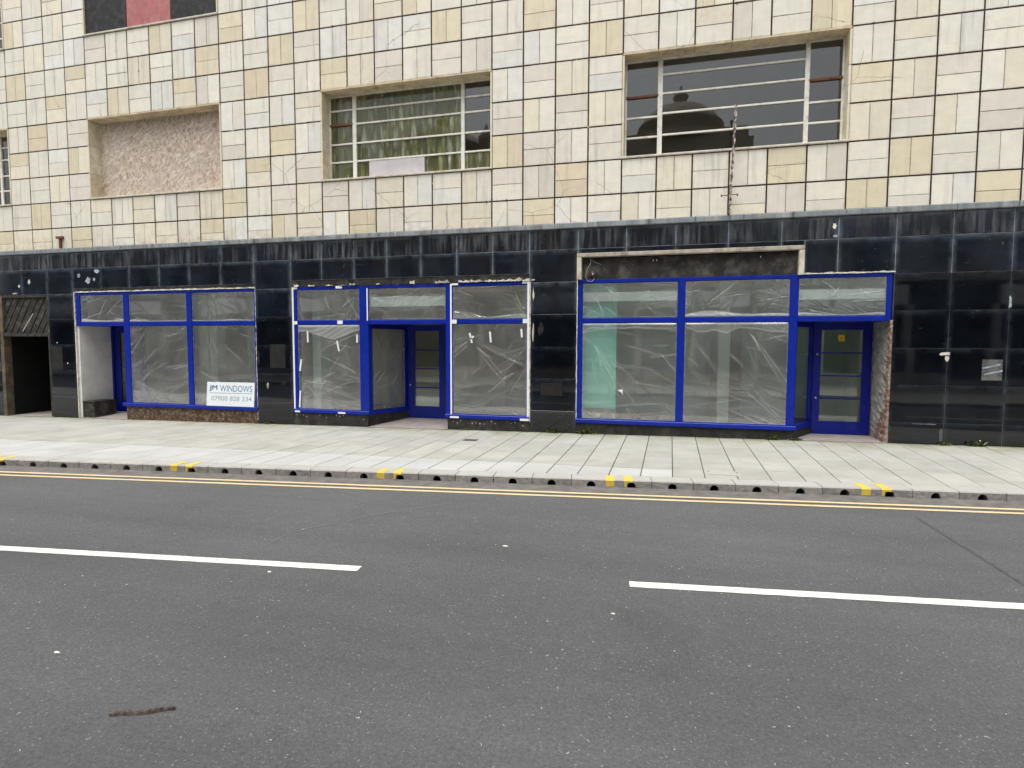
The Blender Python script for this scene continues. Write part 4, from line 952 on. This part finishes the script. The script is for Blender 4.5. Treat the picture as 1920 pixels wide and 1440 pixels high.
# ================================================================== POLYTHENE SHEETS
def film(name, label, a, b, z0, z1, seed, nfold=14, bunch=None, fans=(), off=0.0, lean=None, swag=None):
    A = Vector((a[0], a[1])); Bv = Vector((b[0], b[1])); d = (Bv - A); w = d.length; d.normalize(); nrm = Vector((d.y, -d.x))
    zb, h = Z(z0), Z(z1) - Z(z0)
    nu, nv = max(20, int(w / .0085)), max(20, int(h / .0085))
    U, Vv = np.meshgrid(np.linspace(0, w, nu + 1), np.linspace(0, h, nv + 1))
    rs = np.random.RandomState(seed); disp = np.zeros_like(U); fold = np.zeros_like(U)
    for i in range(5):
        kx, kz, ph = rs.uniform(-5, 5), rs.uniform(-5, 5), rs.uniform(0, 6.28); disp += .0012 * np.sin(kx * U + kz * Vv + ph) / (1 + .15 * (abs(kx) + abs(kz)))
    def crease(u0, v0, u1, v1, wd, amp, fo, bend=0.0):
        nonlocal disp, fold
        dx_, dz_ = u1 - u0, v1 - v0; L = math.hypot(dx_, dz_) + 1e-6; tx, tz = dx_ / L, dz_ / L
        s = ((U - u0) * tx + (Vv - v0) * tz) / L; e = -(U - u0) * tz + (Vv - v0) * tx
        e = e - bend * np.sin(np.pi * np.clip(s, 0, 1)) + .0025 * np.sin(s * rs.uniform(6, 14) + rs.uniform(0, 6))
        tp = np.clip(s / .2, 0, 1) * np.clip((1 - s) / .35, 0, 1)
        tp = tp * tp * (3 - 2 * tp)
        g = np.exp(-(e / wd) ** 2) * tp
        disp += .45 * amp * (g - .5 * np.exp(-((e - wd * 1.6) / (wd * 1.4)) ** 2) * tp); fold += fo * np.exp(-(e / (wd * .55)) ** 2) * tp
    for (fu, fv, a0, a1, n) in fans:                                   # folds radiating from a taped or pinched point
        for i in range(n):
            t = R(a0 + (a1 - a0) * rs.uniform(0, 1)); L = rs.uniform(.3, .95) * min(w, h) * 1.1
            p = (fu * w + rs.uniform(-.09, .09), fv * h + rs.uniform(-.07, .07)); st = rs.uniform(.02, .2)
            crease(p[0] + st * math.cos(t), p[1] + st * math.sin(t), p[0] + L * math.cos(t), p[1] + L * math.sin(t), rs.uniform(.006, .012), rs.uniform(.004, .009), rs.uniform(.06, .42), rs.uniform(-.04, .04))
    base = rs.choice([-38, 35, -30, 42])
    for i in range(int(nfold * 1.4)):
        t = R(base + rs.uniform(-28, 28)) if rs.rand() < .7 else R(rs.uniform(-15, 15)); L = rs.uniform(.15, .75) * w
        u0, v0 = rs.uniform(-.1, .9) * w, (rs.rand() ** 1.3) * h
        crease(u0, v0, u0 + L * math.cos(t), v0 + L * math.sin(t), rs.uniform(.006, .010), rs.uniform(.003, .008), rs.uniform(.06, .46) * rs.rand() + .02, rs.uniform(-.025, .025))
    for i in range(18):                                                # small puckers along the taped edges
        ed = rs.randint(4); L = rs.uniform(.04, .16); q = rs.rand()
        p = ((q * w, 0), (q * w, h), (0, q * h), (w, q * h))[ed]; t = (R(90), R(-90), 0, R(180))[ed] + R(rs.uniform(-40, 40))
        crease(p[0], p[1], p[0] + L * math.cos(t), p[1] + L * math.sin(t), rs.uniform(.006, .012), rs.uniform(.003, .007), rs.uniform(.05, .22))
    edge = np.minimum(np.minimum(U, w - U), np.minimum(Vv, h - Vv))
    fold += .5 * np.exp(-(edge / .008) ** 2) * (.4 + .6 * np.sin(U * 23 + Vv * 17 + seed) ** 2) * .8
    if bunch:                                                          # gathered film lying along the bottom edge
        amt, hh = bunch; prof = hh * (.6 + .4 * np.sin(U * 4.3 + seed) * np.sin(U * 1.7 + 1))
        prof = prof * (.5 + .5 * np.sin(U * 2.1 + seed * 1.7) ** 2 + .08 * np.sin(U * 7 + seed + 2 * np.sin(U * 3))); g = np.clip(1 - Vv / np.maximum(prof, .006), 0, 1); fold += amt * np.sqrt(g) * (.8 + .2 * np.sin(U * 21 + 60 * Vv + 3 * np.sin(U * 9))); disp += .02 * g
    if swag:                                                           # turned-down top flap hanging in swags
        pts, amt = swag; xs_ = np.array([p[0] for p in pts]) * w; ys_ = np.array([p[1] for p in pts]) * h
        lo = np.interp(U, xs_, ys_); lo = lo + .012 * np.sin(U * 5.3 + seed) + .006 * np.sin(U * 17 + seed * 2)
        ins = 1 / (1 + np.exp(-(Vv - lo) / .006)); fold += amt * ins * (.6 + .4 * np.sin(Vv * 31 + U * 9 * np.sin(U * 2 + seed)) ** 2) + .4 * np.exp(-((Vv - lo) / .009) ** 2) * (.35 + .65 * np.sin(U * 2.9 + seed) ** 2); disp += .012 * ins
    disp = disp * np.clip(edge / .03, 0, 1) + .003
    P = np.empty((U.size, 3)); dd = (disp + off).ravel()
    P[:, 0] = A.x + d.x * U.ravel() + nrm.x * dd; P[:, 1] = A.y + d.y * U.ravel() + nrm.y * dd; P[:, 2] = zb + Vv.ravel()
    idx = np.arange(U.size).reshape(U.shape); F = np.stack([idx[:-1, :-1], idx[:-1, 1:], idx[1:, 1:], idx[1:, :-1]], -1).reshape(-1, 4)
    me = bpy.data.meshes.new(name); me.vertices.add(len(P)); me.vertices.foreach_set("co", P.ravel())
    me.loops.add(F.size); me.loops.foreach_set("vertex_index", F.ravel().astype(np.int32)); me.polygons.add(len(F))
    me.polygons.foreach_set("loop_start", np.arange(0, F.size, 4, dtype=np.int32)); me.update(calc_edges=True)
    me.polygons.foreach_set("use_smooth", np.ones(len(F), dtype=bool))
    at = me.attributes.new("fold", 'FLOAT', 'POINT'); at.data.foreach_set("value", np.clip(fold, 0, .85).ravel().astype(np.float32))
    me.materials.append(M['film']); o = bpy.data.objects.new(name, me); link(o)
    return tag(o, label, "plastic sheet", "clear polythene sheets taped over the shop glass")
def bay(label, c0, c1, z0, z1, seed, y=.024, **kw):
    m_ = .02; return film("plastic_sheet", label, V2(c0 + m_, y), V2(c1 - m_, y), z0 + .02, z1 - .02, seed, **kw)
bay("polythene over the small light above the whitewashed recess", 3.24, 5.33, ZM1, ZT0, 101, bunch=(.8, .1), fans=((.98, .1, 130, 175, 4),), nfold=16)
bay("polythene over the centre top light of the left shop", 5.6, 8.24, ZM1, ZT0, 102, bunch=(.6, .06), fans=((0, .2, -50, 20, 6),), nfold=12)
bay("polythene with a white fold over the right top light of the left shop", 8.48, 11.16, ZM1, ZT0, 103, bunch=(.65, .05), fans=((.3, .85, 200, 330, 9),), nfold=10)
bay("polythene over the left lower pane beside the whitewashed recess", 5.6, 8.24, ZS1, ZM0, 104, fans=((.02, .32, -55, -10, 8), (.3, .98, 190, 250, 4)), nfold=22)
bay("polythene behind the white window-firm board", 8.48, 11.16, ZS1, ZM0, 105, fans=((.2, .98, 230, 330, 4),), nfold=14)
f_a = bay("polythene over the left top light of the middle shop", 12.91, 15.33, ZM1, ZT0, 106, fans=((1, 1, 200, 250, 7), (.6, 0, 100, 150, 4)), nfold=8)
f_b = bay("polythene over the top light above the middle door", 15.66, 18.44, ZM1, ZT0, 107, fans=((0, .75, -60, 10, 7), (1, .7, 170, 230, 4)), nfold=16)
f_c = bay("polythene over the right top light of the middle shop", 18.67, 21.15, ZM1, ZT0, 108, bunch=(.25, .18), fans=((.8, .9, 260, 320, 5),), nfold=12)
f_d = bay("polythene with three white tape tabs and a drooping flap, left of the middle door", 12.91, 15.33, ZS1, ZM0, 109, fans=((.03, .35, -50, 0, 8), (1, .4, 150, 190, 3)), nfold=30, swag=([(0, .93), (.17, .93), (.6, .83), (.95, .93), (1, .95)], .32))
f_e = bay("polythene with crossed tape and long diagonal folds, right of the middle door", 18.67, 21.15, ZS1, ZM0, 110, bunch=(.22, .1), fans=((.25, .82, -50, -20, 7), (.25, .82, 150, 230, 5), (.9, .55, 195, 225, 4)), nfold=16)
va, vb = Vector(V2(15.60, .06)), Vector(V2(16.26, D2)); dv = vb - va; nv_ = Vector((dv.y, -dv.x)).normalized() * .035
p0, p1 = va + dv * .09 + nv_, va + dv * .9 + nv_
film("plastic_sheet", "polythene pinched in a star over the angled window beside the middle door", (p0.x, p0.y), (p1.x, p1.y), -5.7, -2.98, 111, nfold=14, fans=((.4, .55, 200, 250, 5), (.4, .55, 20, 120, 5), (.4, .55, 290, 330, 4)))
bay("polythene over the left top light above the teal wall", 22.88, 25.69, ZM1, ZT0, 112, fans=((.25, 1, 285, 330, 9), (.05, .9, 290, 330, 4)), nfold=14)
bay("polythene bunched white along the bottom of the centre top light, right shop", 25.88, 28.71, ZM1, ZT0, 113, bunch=(.85, .12), fans=((1, .3, 140, 175, 6), (.1, .9, 230, 300, 4)), nfold=10)
bay("polythene over the top light above the right-hand door", 28.91, 31.10, ZM1, ZT0, 114, bunch=(.5, .07), fans=((.55, .8, 170, 260, 6), (.95, .3, 120, 180, 5)), nfold=16)
bay("polythene over the large pane before the teal wall", 22.88, 25.69, ZS1, ZM0, 115, fans=((.12, .85, 280, 330, 6),), nfold=22, swag=([(0, .90), (.08, .95), (.5, .955), (.8, .94), (1, .955)], .10))
bay("polythene over the large pane next to the right-hand door", 25.88, 28.71, ZS1, ZM0, 116, bunch=(.5, .03), fans=((.6, .95, 285, 315, 5), (1.1, -.1, 135, 165, 5)), nfold=22, swag=([(0, .96), (.12, .92), (.3, .93), (.42, .90), (.55, .95), (1, .91)], .12))
def tab(sheet, c, z, L, ang, w=.035):
    dx_, dz_ = math.sin(R(ang)) * L, -math.cos(R(ang)) * L; ux, uz = math.cos(R(ang)) * w / 2, math.sin(R(ang)) * w / 2; x, zz = X(c), Z(z); y0, y1 = -.004, .001
    q = [(x - ux, zz - uz), (x + ux, zz + uz), (x + ux + dx_, zz + uz + dz_), (x - ux + dx_, zz - uz + dz_)]
    mesh("tape_tab", [(a, y0, b) for a, b in q] + [(a, y1, b) for a, b in q], [(0, 1, 2, 3), (0, 4, 5, 1), (1, 5, 6, 2), (2, 6, 7, 3), (3, 7, 4, 0)], 'tape', sheet)
for c, z, L, an in ((13.33, -3.02, .24, 1), (14.47, -3.36, .22, 12), (15.24, -3.14, .17, 0), (13.06, -4.0, .25, -8), (13.0, -5.1, .36, -4)): tab(f_d, c, z, L, an)
for c, z, L, an in ((19.26, -3.1, .2, 14), (19.40, -3.2, .10, -50), (19.94, -3.06, .21, 6), (20.97, -2.98, .16, 5)): tab(f_e, c, z, L, an)
tab(f_c, 18.75, -2.42, .10, 80, .02)
for sf, c0, c1, z0, z1 in ((s2, 15.7, 18.4, -2.22, -1.88), (s3, 22.9, 25.68, -2.16, -1.88), (s3, 28.95, 31.08, -2.2, -1.92)):
    bev("white_band", X(c0), X(c1), .058, .12, Z(z0), Z(z1), 'fasciawhite', sf, .006)  # white band set close behind the pane
film("plastic_sheet", "polythene hung behind the four glazed lights of the middle door", (X(16.5), D2 + .06), (X(17.55), D2 + .06), -5.75, -2.95, 117, nfold=10)
#@@SMALL@@
# ================================================================== SMALL THINGS
dg = bpy.context.evaluated_depsgraph_get()
def text(body, x0, x1, z0, z1, mat, parent, name, off=0.0, y=0.0):
    cu = bpy.data.curves.new("txt", 'FONT'); cu.body = body; cu.offset = off; cu.extrude = .0; cu.resolution_u = 4
    to = bpy.data.objects.new("txt", cu); COL.objects.link(to); bpy.context.view_layer.update()
    me = bpy.data.meshes.new_from_object(to.evaluated_get(bpy.context.evaluated_depsgraph_get())); bpy.data.objects.remove(to)
    co = np.empty(len(me.vertices) * 3); me.vertices.foreach_get("co", co); co = co.reshape(-1, 3)
    lo, hi = co.min(0), co.max(0); q = np.empty_like(co)
    q[:, 0] = x0 + (co[:, 0] - lo[0]) / (hi[0] - lo[0]) * (x1 - x0); q[:, 1] = y; q[:, 2] = z0 + (co[:, 1] - lo[1]) / (hi[1] - lo[1]) * (z1 - z0)
    me.vertices.foreach_set("co", q.ravel()); me.materials.clear(); me.materials.append(M[mat]); me.update()
    o = bpy.data.objects.new(name, me); return link(o, parent)
BW, BH = 1.245, .53
sg = MB().bev(0, BW, -.004, .004, 0, BH, .002).build("sign_board", 'signwhite')
tag(sg, "white window-firm board with a phone number leaning in the left shop window", "sign")
sg.location = (X(9.08), -.034, Z(-5.735)); sg.rotation_euler = (-math.atan2(.045, BH), 0, 0)
for sh_ in (0, .006, .012): text("JM", .05 * BW + sh_, .215 * BW + sh_, .615 * BH, .865 * BH, 'signblue', sg, "lettering", .0, -.0055 - sh_ * .02)
text("WINDOWS", .28 * BW, .955 * BW, .61 * BH, .87 * BH, 'signblue', sg, "lettering", -.002, -.0055)
box("underline", .06 * BW, .955 * BW, -.0055, -.0045, .535 * BH, .55 * BH, 'signblue', sg)
text("07900 828 334", .10 * BW, .95 * BW, .22 * BH, .42 * BH, 'signgrey', sg, "lettering", .008, -.0055)
# alarm bell and its loose wire in the old sign panel
ab = MB().lathe([(.0, .055), (.03, .052), (.06, .035), (.072, .012), (.072, 0)], 0, 0, 20).build("alarm_bell", 'brownplastic', None, True)
ab.location = (X(23.19), .044, Z(-1.34)); ab.rotation_euler = (R(90), 0, 0)
tag(ab, "round brown bell box with a pale centre at the left of the empty sign panel", "bell")
MB().lathe([(0, .066), (.012, .064), (.012, .052)], 0, 0, 10).build("centre_screw", 'paper', ab, True)
wr = MB().tube([(X(23.45), .03, Z(-1.06)), (X(23.25), .02, Z(-.98)), (X(23.12), .0, Z(-.93)), (X(23.12), -.01, Z(-1.02)), (X(23.02), -.015, Z(-1.2)), (X(22.98), -.03, Z(-1.42)), (X(23.05), -.03, Z(-1.55)), (X(23.18), -.025, Z(-1.56)), (X(23.25), -.01, Z(-1.47))], .006, 6).build("loose_wire", 'cable', None, True)
tag(wr, "loose pale wire looping beside the brown bell box", "wire")
MB().tube([(X(23.12), -.01, Z(-.84)), (X(23.12), .0, Z(-.93))], .004, 6).build("wire_tail", 'cable', wr)
# twisted flat bar left from a projecting sign
mb = MB(); vs = []; fs = []; n = 90; pb, pt = Vector((X(27.02), -.12, Z(.22))), Vector((X(27.13), -.12, Z(3.24)))
for i in range(n + 1):
    t = i / n; p = pb.lerp(pt, t); tw = t * math.pi * 9; a = Vector((math.cos(tw), math.sin(tw), 0)); b = Vector((-math.sin(tw), math.cos(tw), 0)); w, th = .024, .006
    vs += [tuple(p + a * w + b * th), tuple(p - a * w + b * th), tuple(p - a * w - b * th), tuple(p + a * w - b * th)]
for i in range(n):
    q = 4 * i
    for j in range(4): fs.append((q + j, q + (j + 1) % 4, q + 4 + (j + 1) % 4, q + 4 + j))
fs += [(0, 3, 2, 1), tuple(4 * n + j for j in range(4))]
br = mesh("sign_bracket", vs, fs, 'rustwhite'); tag(br, "tall twisted rusty bar with flaking white paint standing off the stone wall", "bracket")
MB().tube([(X(26.8), -.12, Z(.72)), (X(27.22), -.12, Z(.74))], .007, 6).build("cross_pin", 'rust', br)
for q in (26.8, 27.22): MB().tube([(X(q), -.12, Z(.72) - .02), (X(q), -.12, Z(.72) + .02)], .011, 6).build("pin_head", 'rust', br)
MB().tube([(X(27.05), .0, Z(.74)), (X(27.05), -.12, Z(.74))], .011, 8).build("wall_stay", 'rust', br)
MB().tube([(X(27.02), -.055, Z(.20)), (X(27.02), -.12, Z(.23))], .012, 8).build("wall_stay", 'rust', br)
st = MB().tube([(X(2.47), -.03, Z(.22)), (X(2.47), -.03, Z(.60))], .03, 10).build("rusty_stub", 'rust', None); tag(st, "short rusty pipe stub above the doorway at the far left", "pipe")
MB().box(X(2.33), X(2.62), -.07, .01, Z(.585), Z(.67)).build("flange", 'rust', st)
# yellow cup, paper scrap, notice
cp = MB().lathe([(0, 0), (.03, 0), (.042, .085), (.04, .085), (.028, .004), (0, .004)], 0, 0, 14).build("paper_cup", 'yellow', None, True)
cp.location = (X(23.38), .098, Z(-5.735)); tag(cp, "small yellow cup on the sill before the teal wall", "cup")
MB().box(X(22.9), X(28.7), .055, .14, Z(-5.80), Z(-5.738)).build("inner_sill", 'inwall', s3)
MB().box(X(8.5), X(11.1), .055, .22, Z(-5.80), Z(-5.738)).build("inner_sill", 'inwall', s1)
sc = mesh("paper_scrap", [(X(23.98), .012, Z(-4.84)), (X(24.13), .012, Z(-4.80)), (X(24.13), .012, Z(-4.98)), (X(24.09), .012, Z(-4.90)), (X(23.98), .014, Z(-4.84)), (X(24.13), .014, Z(-4.80)), (X(24.13), .014, Z(-4.98)), (X(24.09), .014, Z(-4.90))], [(0, 1, 2, 3), (0, 4, 5, 1), (1, 5, 6, 2), (2, 6, 7, 3), (3, 7, 4, 0)], 'paper')
tag(sc, "torn white paper corner stuck on the polythene right of the teal wall", "paper scrap")
nt_ = box("door_notice", X(30.27), X(30.43), D3 + .012, D3 + .016, Z(-3.34), Z(-3.16), 'amber'); tag(nt_, "small amber notice on the top light of the right-hand door", "notice")
blob("warning_symbol", X(30.35), Z(-3.25), .028, .03, D3 + .0118, 'boardblack', nt_, 3, .0008, 3)
# covers let into the pavement
def cover(name, label, c0, c1, y0, y1, mat):
    x0, x1 = X(c0), X(c1); q = [(x0, y0), (x1, y0), (x1, y1), (x0, y1)]; n = 4
    vs = [(x, y, zp(x, y) + .005) for x, y in q] + [(x, y, zp(x, y) - .01) for x, y in q]
    o = mesh(name, vs, [(0, 1, 2, 3)] + [(i, i + n, (i + 1) % n + n, (i + 1) % n) for i in range(n)], mat); return tag(o, label, "cover")
c1_ = cover("utility_cover", "small dark iron cover in the pavement by the middle shop", 19.78, 20.17, -2.13 * T, -1.85 * T, 'iron')
for i in range(4):
    x = X(19.82 + i * .09); mesh("rib", [(x, -2.1 * T, zp(x, -1.28) + .008), (x + .02, -2.1 * T, zp(x, -1.28) + .008), (x + .02, -1.88 * T, zp(x, -1.15) + .008), (x, -1.88 * T, zp(x, -1.15) + .008)], [(0, 1, 2, 3)], 'iron', c1_)
c2_ = cover("inspection_lid", "flush concrete inspection lid near the kerb before the right shop", 26.3, 27.0, -4.95 * T, -4.55 * T, 'slab')
for x in (26.33, 26.92): mesh("lifting_slot", [(X(x), -4.7 * T, zp(X(x), -2.87) + .007), (X(x) + .03, -4.7 * T, zp(X(x), -2.87) + .007), (X(x) + .03, -4.66 * T, zp(X(x), -2.85) + .007), (X(x), -4.66 * T, zp(X(x), -2.85) + .007)], [(0, 1, 2, 3)], 'void', c2_)
# strip of bark on the road
rg = random.Random(2); vs = []; fs = []; n = 26; a, b = Vector((-2.545, -8.915, 0)), Vector((-2.285, -8.795, 0)); dv = (b - a).normalized(); pn = Vector((-dv.y, dv.x, 0))
for i in range(n + 1):
    t = i / n; p = a.lerp(b, t) + pn * .004 * math.sin(t * 9); w = (.007 + .007 * math.sin(math.pi * min(1, t * 1.1 + .05))) * rg.uniform(.8, 1.25); h = .012 + rg.uniform(-.003, .004)
    vs += [tuple(p - pn * w + Vector((0, 0, .002))), tuple(p - pn * w * .5 + Vector((0, 0, h))), tuple(p + pn * w * .6 + Vector((0, 0, h * 1.1))), tuple(p + pn * w + Vector((0, 0, .002)))]
for i in range(n):
    q = 4 * i
    for j in range(4): fs.append((q + j, q + (j + 1) % 4, q + 4 + (j + 1) % 4, q + 4 + j))
fs += [(0, 1, 2, 3), (4 * n + 3, 4 * n + 2, 4 * n + 1, 4 * n)]
tag(mesh("bark_strip", vs, fs, 'bark'), "curled strip of dark bark lying on the near left road", "bark")
def litter(x, y, r, seed, label):
    rg = random.Random(seed); n = 6; mb = MB(); mb.prism([(x + r * rg.uniform(.7, 1.5) * math.cos(6.28 * i / n), y + r * rg.uniform(.4, .9) * math.sin(6.28 * i / n)) for i in range(n)], .002, .007); return tag(mb.build("litter_scrap", 'paper'), label, "litter", "white scraps on the road")
for i, (x, y, r, l) in enumerate(((-1.37, -6.12, .02, "white scrap in the gap between the two white dashes"), (-.33, -7.2, .014, "white scrap just below the start of the right white dash"), (-3.36, -8.54, .016, "white scrap on the near road above the bark strip"), (-2.98, -7.18, .018, "white scrap under the left white dash"))): litter(x, y, r, i, l)
# weeds at the foot of the wall
def weed(c, y, size, seed, label, dry=.3):
    rg = random.Random(seed); x = X(c); z = zf(x); r = empty("weed", (x, y, z)); tag(r, label, "weed", "weeds along the foot of the wall")
    mb = {'leaf': MB(), 'leafdry': MB()}
    for i in range(int(16 + 40 * size / .15)):
        t = rg.uniform(0, 6.28); L = size * rg.uniform(.3, 1); el = rg.uniform(.15, 1.2); w = L * rg.uniform(.12, .25)
        b = Vector((rg.uniform(-size, size) * .7, rg.uniform(-.03, .01), 0)); d = Vector((math.cos(t) * math.cos(el), -abs(math.sin(t)) * math.cos(el) * .7, math.sin(el)))
        s_ = d.cross(Vector((0, 0, 1))).normalized(); m1 = b + d * L * .5 + Vector((0, 0, .01)); e = b + d * L - Vector((0, 0, L * .15))
        mb['leafdry' if rg.random() < dry else 'leaf'].add([b, m1 - s_ * w, e, m1 + s_ * w], [(0, 1, 2), (0, 2, 3)])
    for kx, q in mb.items(): q.build("leaves", kx, r)
for i, (c, y, sz, l) in enumerate(((11.7, -.03, .06, "sparse weed at the foot of the pillar left of the middle shop"), (22.0, -.02, .08, "tuft of weed at the pillar between middle and right shops"), (23.05, -.02, .12, "leafy weed under the left end of the right shop sill"), (28.35, -.02, .09, "weed by the right end of the right shop riser"), (28.95, -.02, .07, "weed at the corner of the right-hand door step"), (33.3, -.03, .09, "straggly weed against the black wall at far right"), (32.6, -.03, .06, "small weed at the black wall nearer the brick jamb"), (19.2, -.02, .05, "dry weed under the right pane of the middle shop"))): weed(c, y, sz * 1.5, 60 + i, l, .35 if c != 19.2 else .8)

# ================================================================== THE OTHER SIDE OF THE STREET (seen mirrored in the glass)
def opposite(name, label, x0, x1, h, floors, nwin, wall, fascia, extra=None, wfrac=.5):
    y = -15.6; b = empty(name, ((x0 + x1) / 2, y, .1)); b.location = (0, 0, 0); tag(b, label, "building", "buildings across the street")
    gf = 3.4; mb = MB(); up_ = h - gf - .9; fh = up_ / floors; bw = (x1 - x0) / nwin
    mb.box(x0, x1, y - 8, y - .4, .08, h)                                # body
    for f in range(floors):
        zb = gf + .9 + f * fh; z0, z1 = zb + fh * .18, zb + fh * .80
        mb.box(x0, x1, y - .4, y, zb - (.0 if f else .02), z0).box(x0, x1, y - .4, y, z1, zb + fh)
        for i in range(nwin + 1):
            a = x0 + i * bw - bw * (1 - wfrac) / 2; c = a + bw * (1 - wfrac); mb.box(max(a, x0), min(c, x1), y - .4, y, z0, z1)
        for i in range(nwin):
            a = x0 + (i + .5) * bw - bw * wfrac / 2; c = a + bw * wfrac
            q = MB(); t = .06; q.box(a, a + t, y - .2, y - .14, z0, z1).box(c - t, c, y - .2, y - .14, z0, z1).box(a + t, c - t, y - .199, y - .141, z0, z0 + t).box(a + t, c - t, y - .199, y - .141, z1 - t, z1).box(a + t, c - t, y - .198, y - .13, (z0 + z1) / 2 - .03, (z0 + z1) / 2 + .03)
            w = q.build("window", 'fasciawhite', b); box("pane", a + t, c - t, y - .18, y - .17, z0 + t, z1 - t, 'farglass', w); box("window_sill", a - .08, c + .08, y - .1, y + .08, z0 - .1, z0, wall, w)
    mb.build("wall", wall, b)
    for i in range(nwin):                                               # ground-floor shops
        a = x0 + i * bw; c = a + bw
        box("pier", a, a + .22, y - .4, y + .06, .08, gf, wall, b)
        box("fascia", a + .24, c - .02, y - .3, y + .14, gf - .02, gf + .72, fascia[i % len(fascia)], b)
        box("stall_riser", a + .22, c, y - .25, y - .1, .08, .6, wall, b); box("shop_pane", a + .22, c, y - .2, y - .19, .6, gf - .02, 'farglass', b)
    MB().box(x0 - .1, x1 + .1, y - .3, y + .3, h - .45, h - .2).box(x0, x1, y - .3, y + .05, h - .2, h + .55).build("parapet", wall, b)
    return b, y
bA, yA = opposite("domed_building", "sandstone building with a small dome and urns across the street", -16.0, 3.2, 10.0, 2, 8, 'render_brown', ['fasciadark', 'fasciawhite', 'fasciadark', 'fasciadark', 'fasciawhite', 'fasciadark', 'fasciawhite', 'fasciawhite'])
def dome(cx, r, zb):
    f = .68; MB().lathe([(q0, zb + q1 * f) for q0, q1 in ((r * 1.15, 0), (r * 1.15, .4), (r, .45), (r, 1.0), (r * 1.18, 1.1), (r * 1.14, 1.3), (r * .98, 1.8), (r * .72, 2.3), (r * .4, 2.6), (.3, 2.7), (.3, 3.1), (.36, 3.2), (.25, 3.4), (.07, 3.55), (.04, 3.9), (0, 3.95))], cx, yA - 1.2, 28).build("dome", 'render_brown', bA, True)
    MB().box(cx - r * 2.0, cx + r * 1.75, yA - 2.6, yA - .1, zb - .6, zb + .35).build("attic", 'render_brown', bA)
    MB().box(cx - r * 1.6, cx + r * 1.6, yA - 2.6, yA + .08, zb - .6, zb).build("dome_base", 'render_brown', bA)
dome(.2, 1.6, 10.7); dome(-11.2, 1.9, 10.6)
for ux in (-5.2, -8.6, -13.6, -15.2):
    MB().lathe([(.25, 10.55), (.25, 10.75), (.1, 10.85), (.12, 11.0), (.36, 11.3), (.4, 11.5), (.2, 11.7), (.14, 11.85), (.05, 12.1), (0, 12.15)], ux, yA - .1, 12).build("urn", 'render_brown', bA, True)
opposite("rendered_building", "pale rendered two-storey building with white fascias across the street", 3.3, 17.5, 6.6, 1, 5, 'render_pale', ['fasciawhite', 'fasciawhite', 'fasciadark'])
opposite("grey_building", "grey three-storey building at the left end across the street", -38, -16.1, 9.5, 2, 8, 'render_grey', ['fasciadark', 'fasciawhite'])
opposite("end_building", "brown terrace at the right end across the street", 17.6, 40, 8.0, 2, 8, 'render_brown', ['fasciadark', 'fasciawhite', 'fasciadark'])
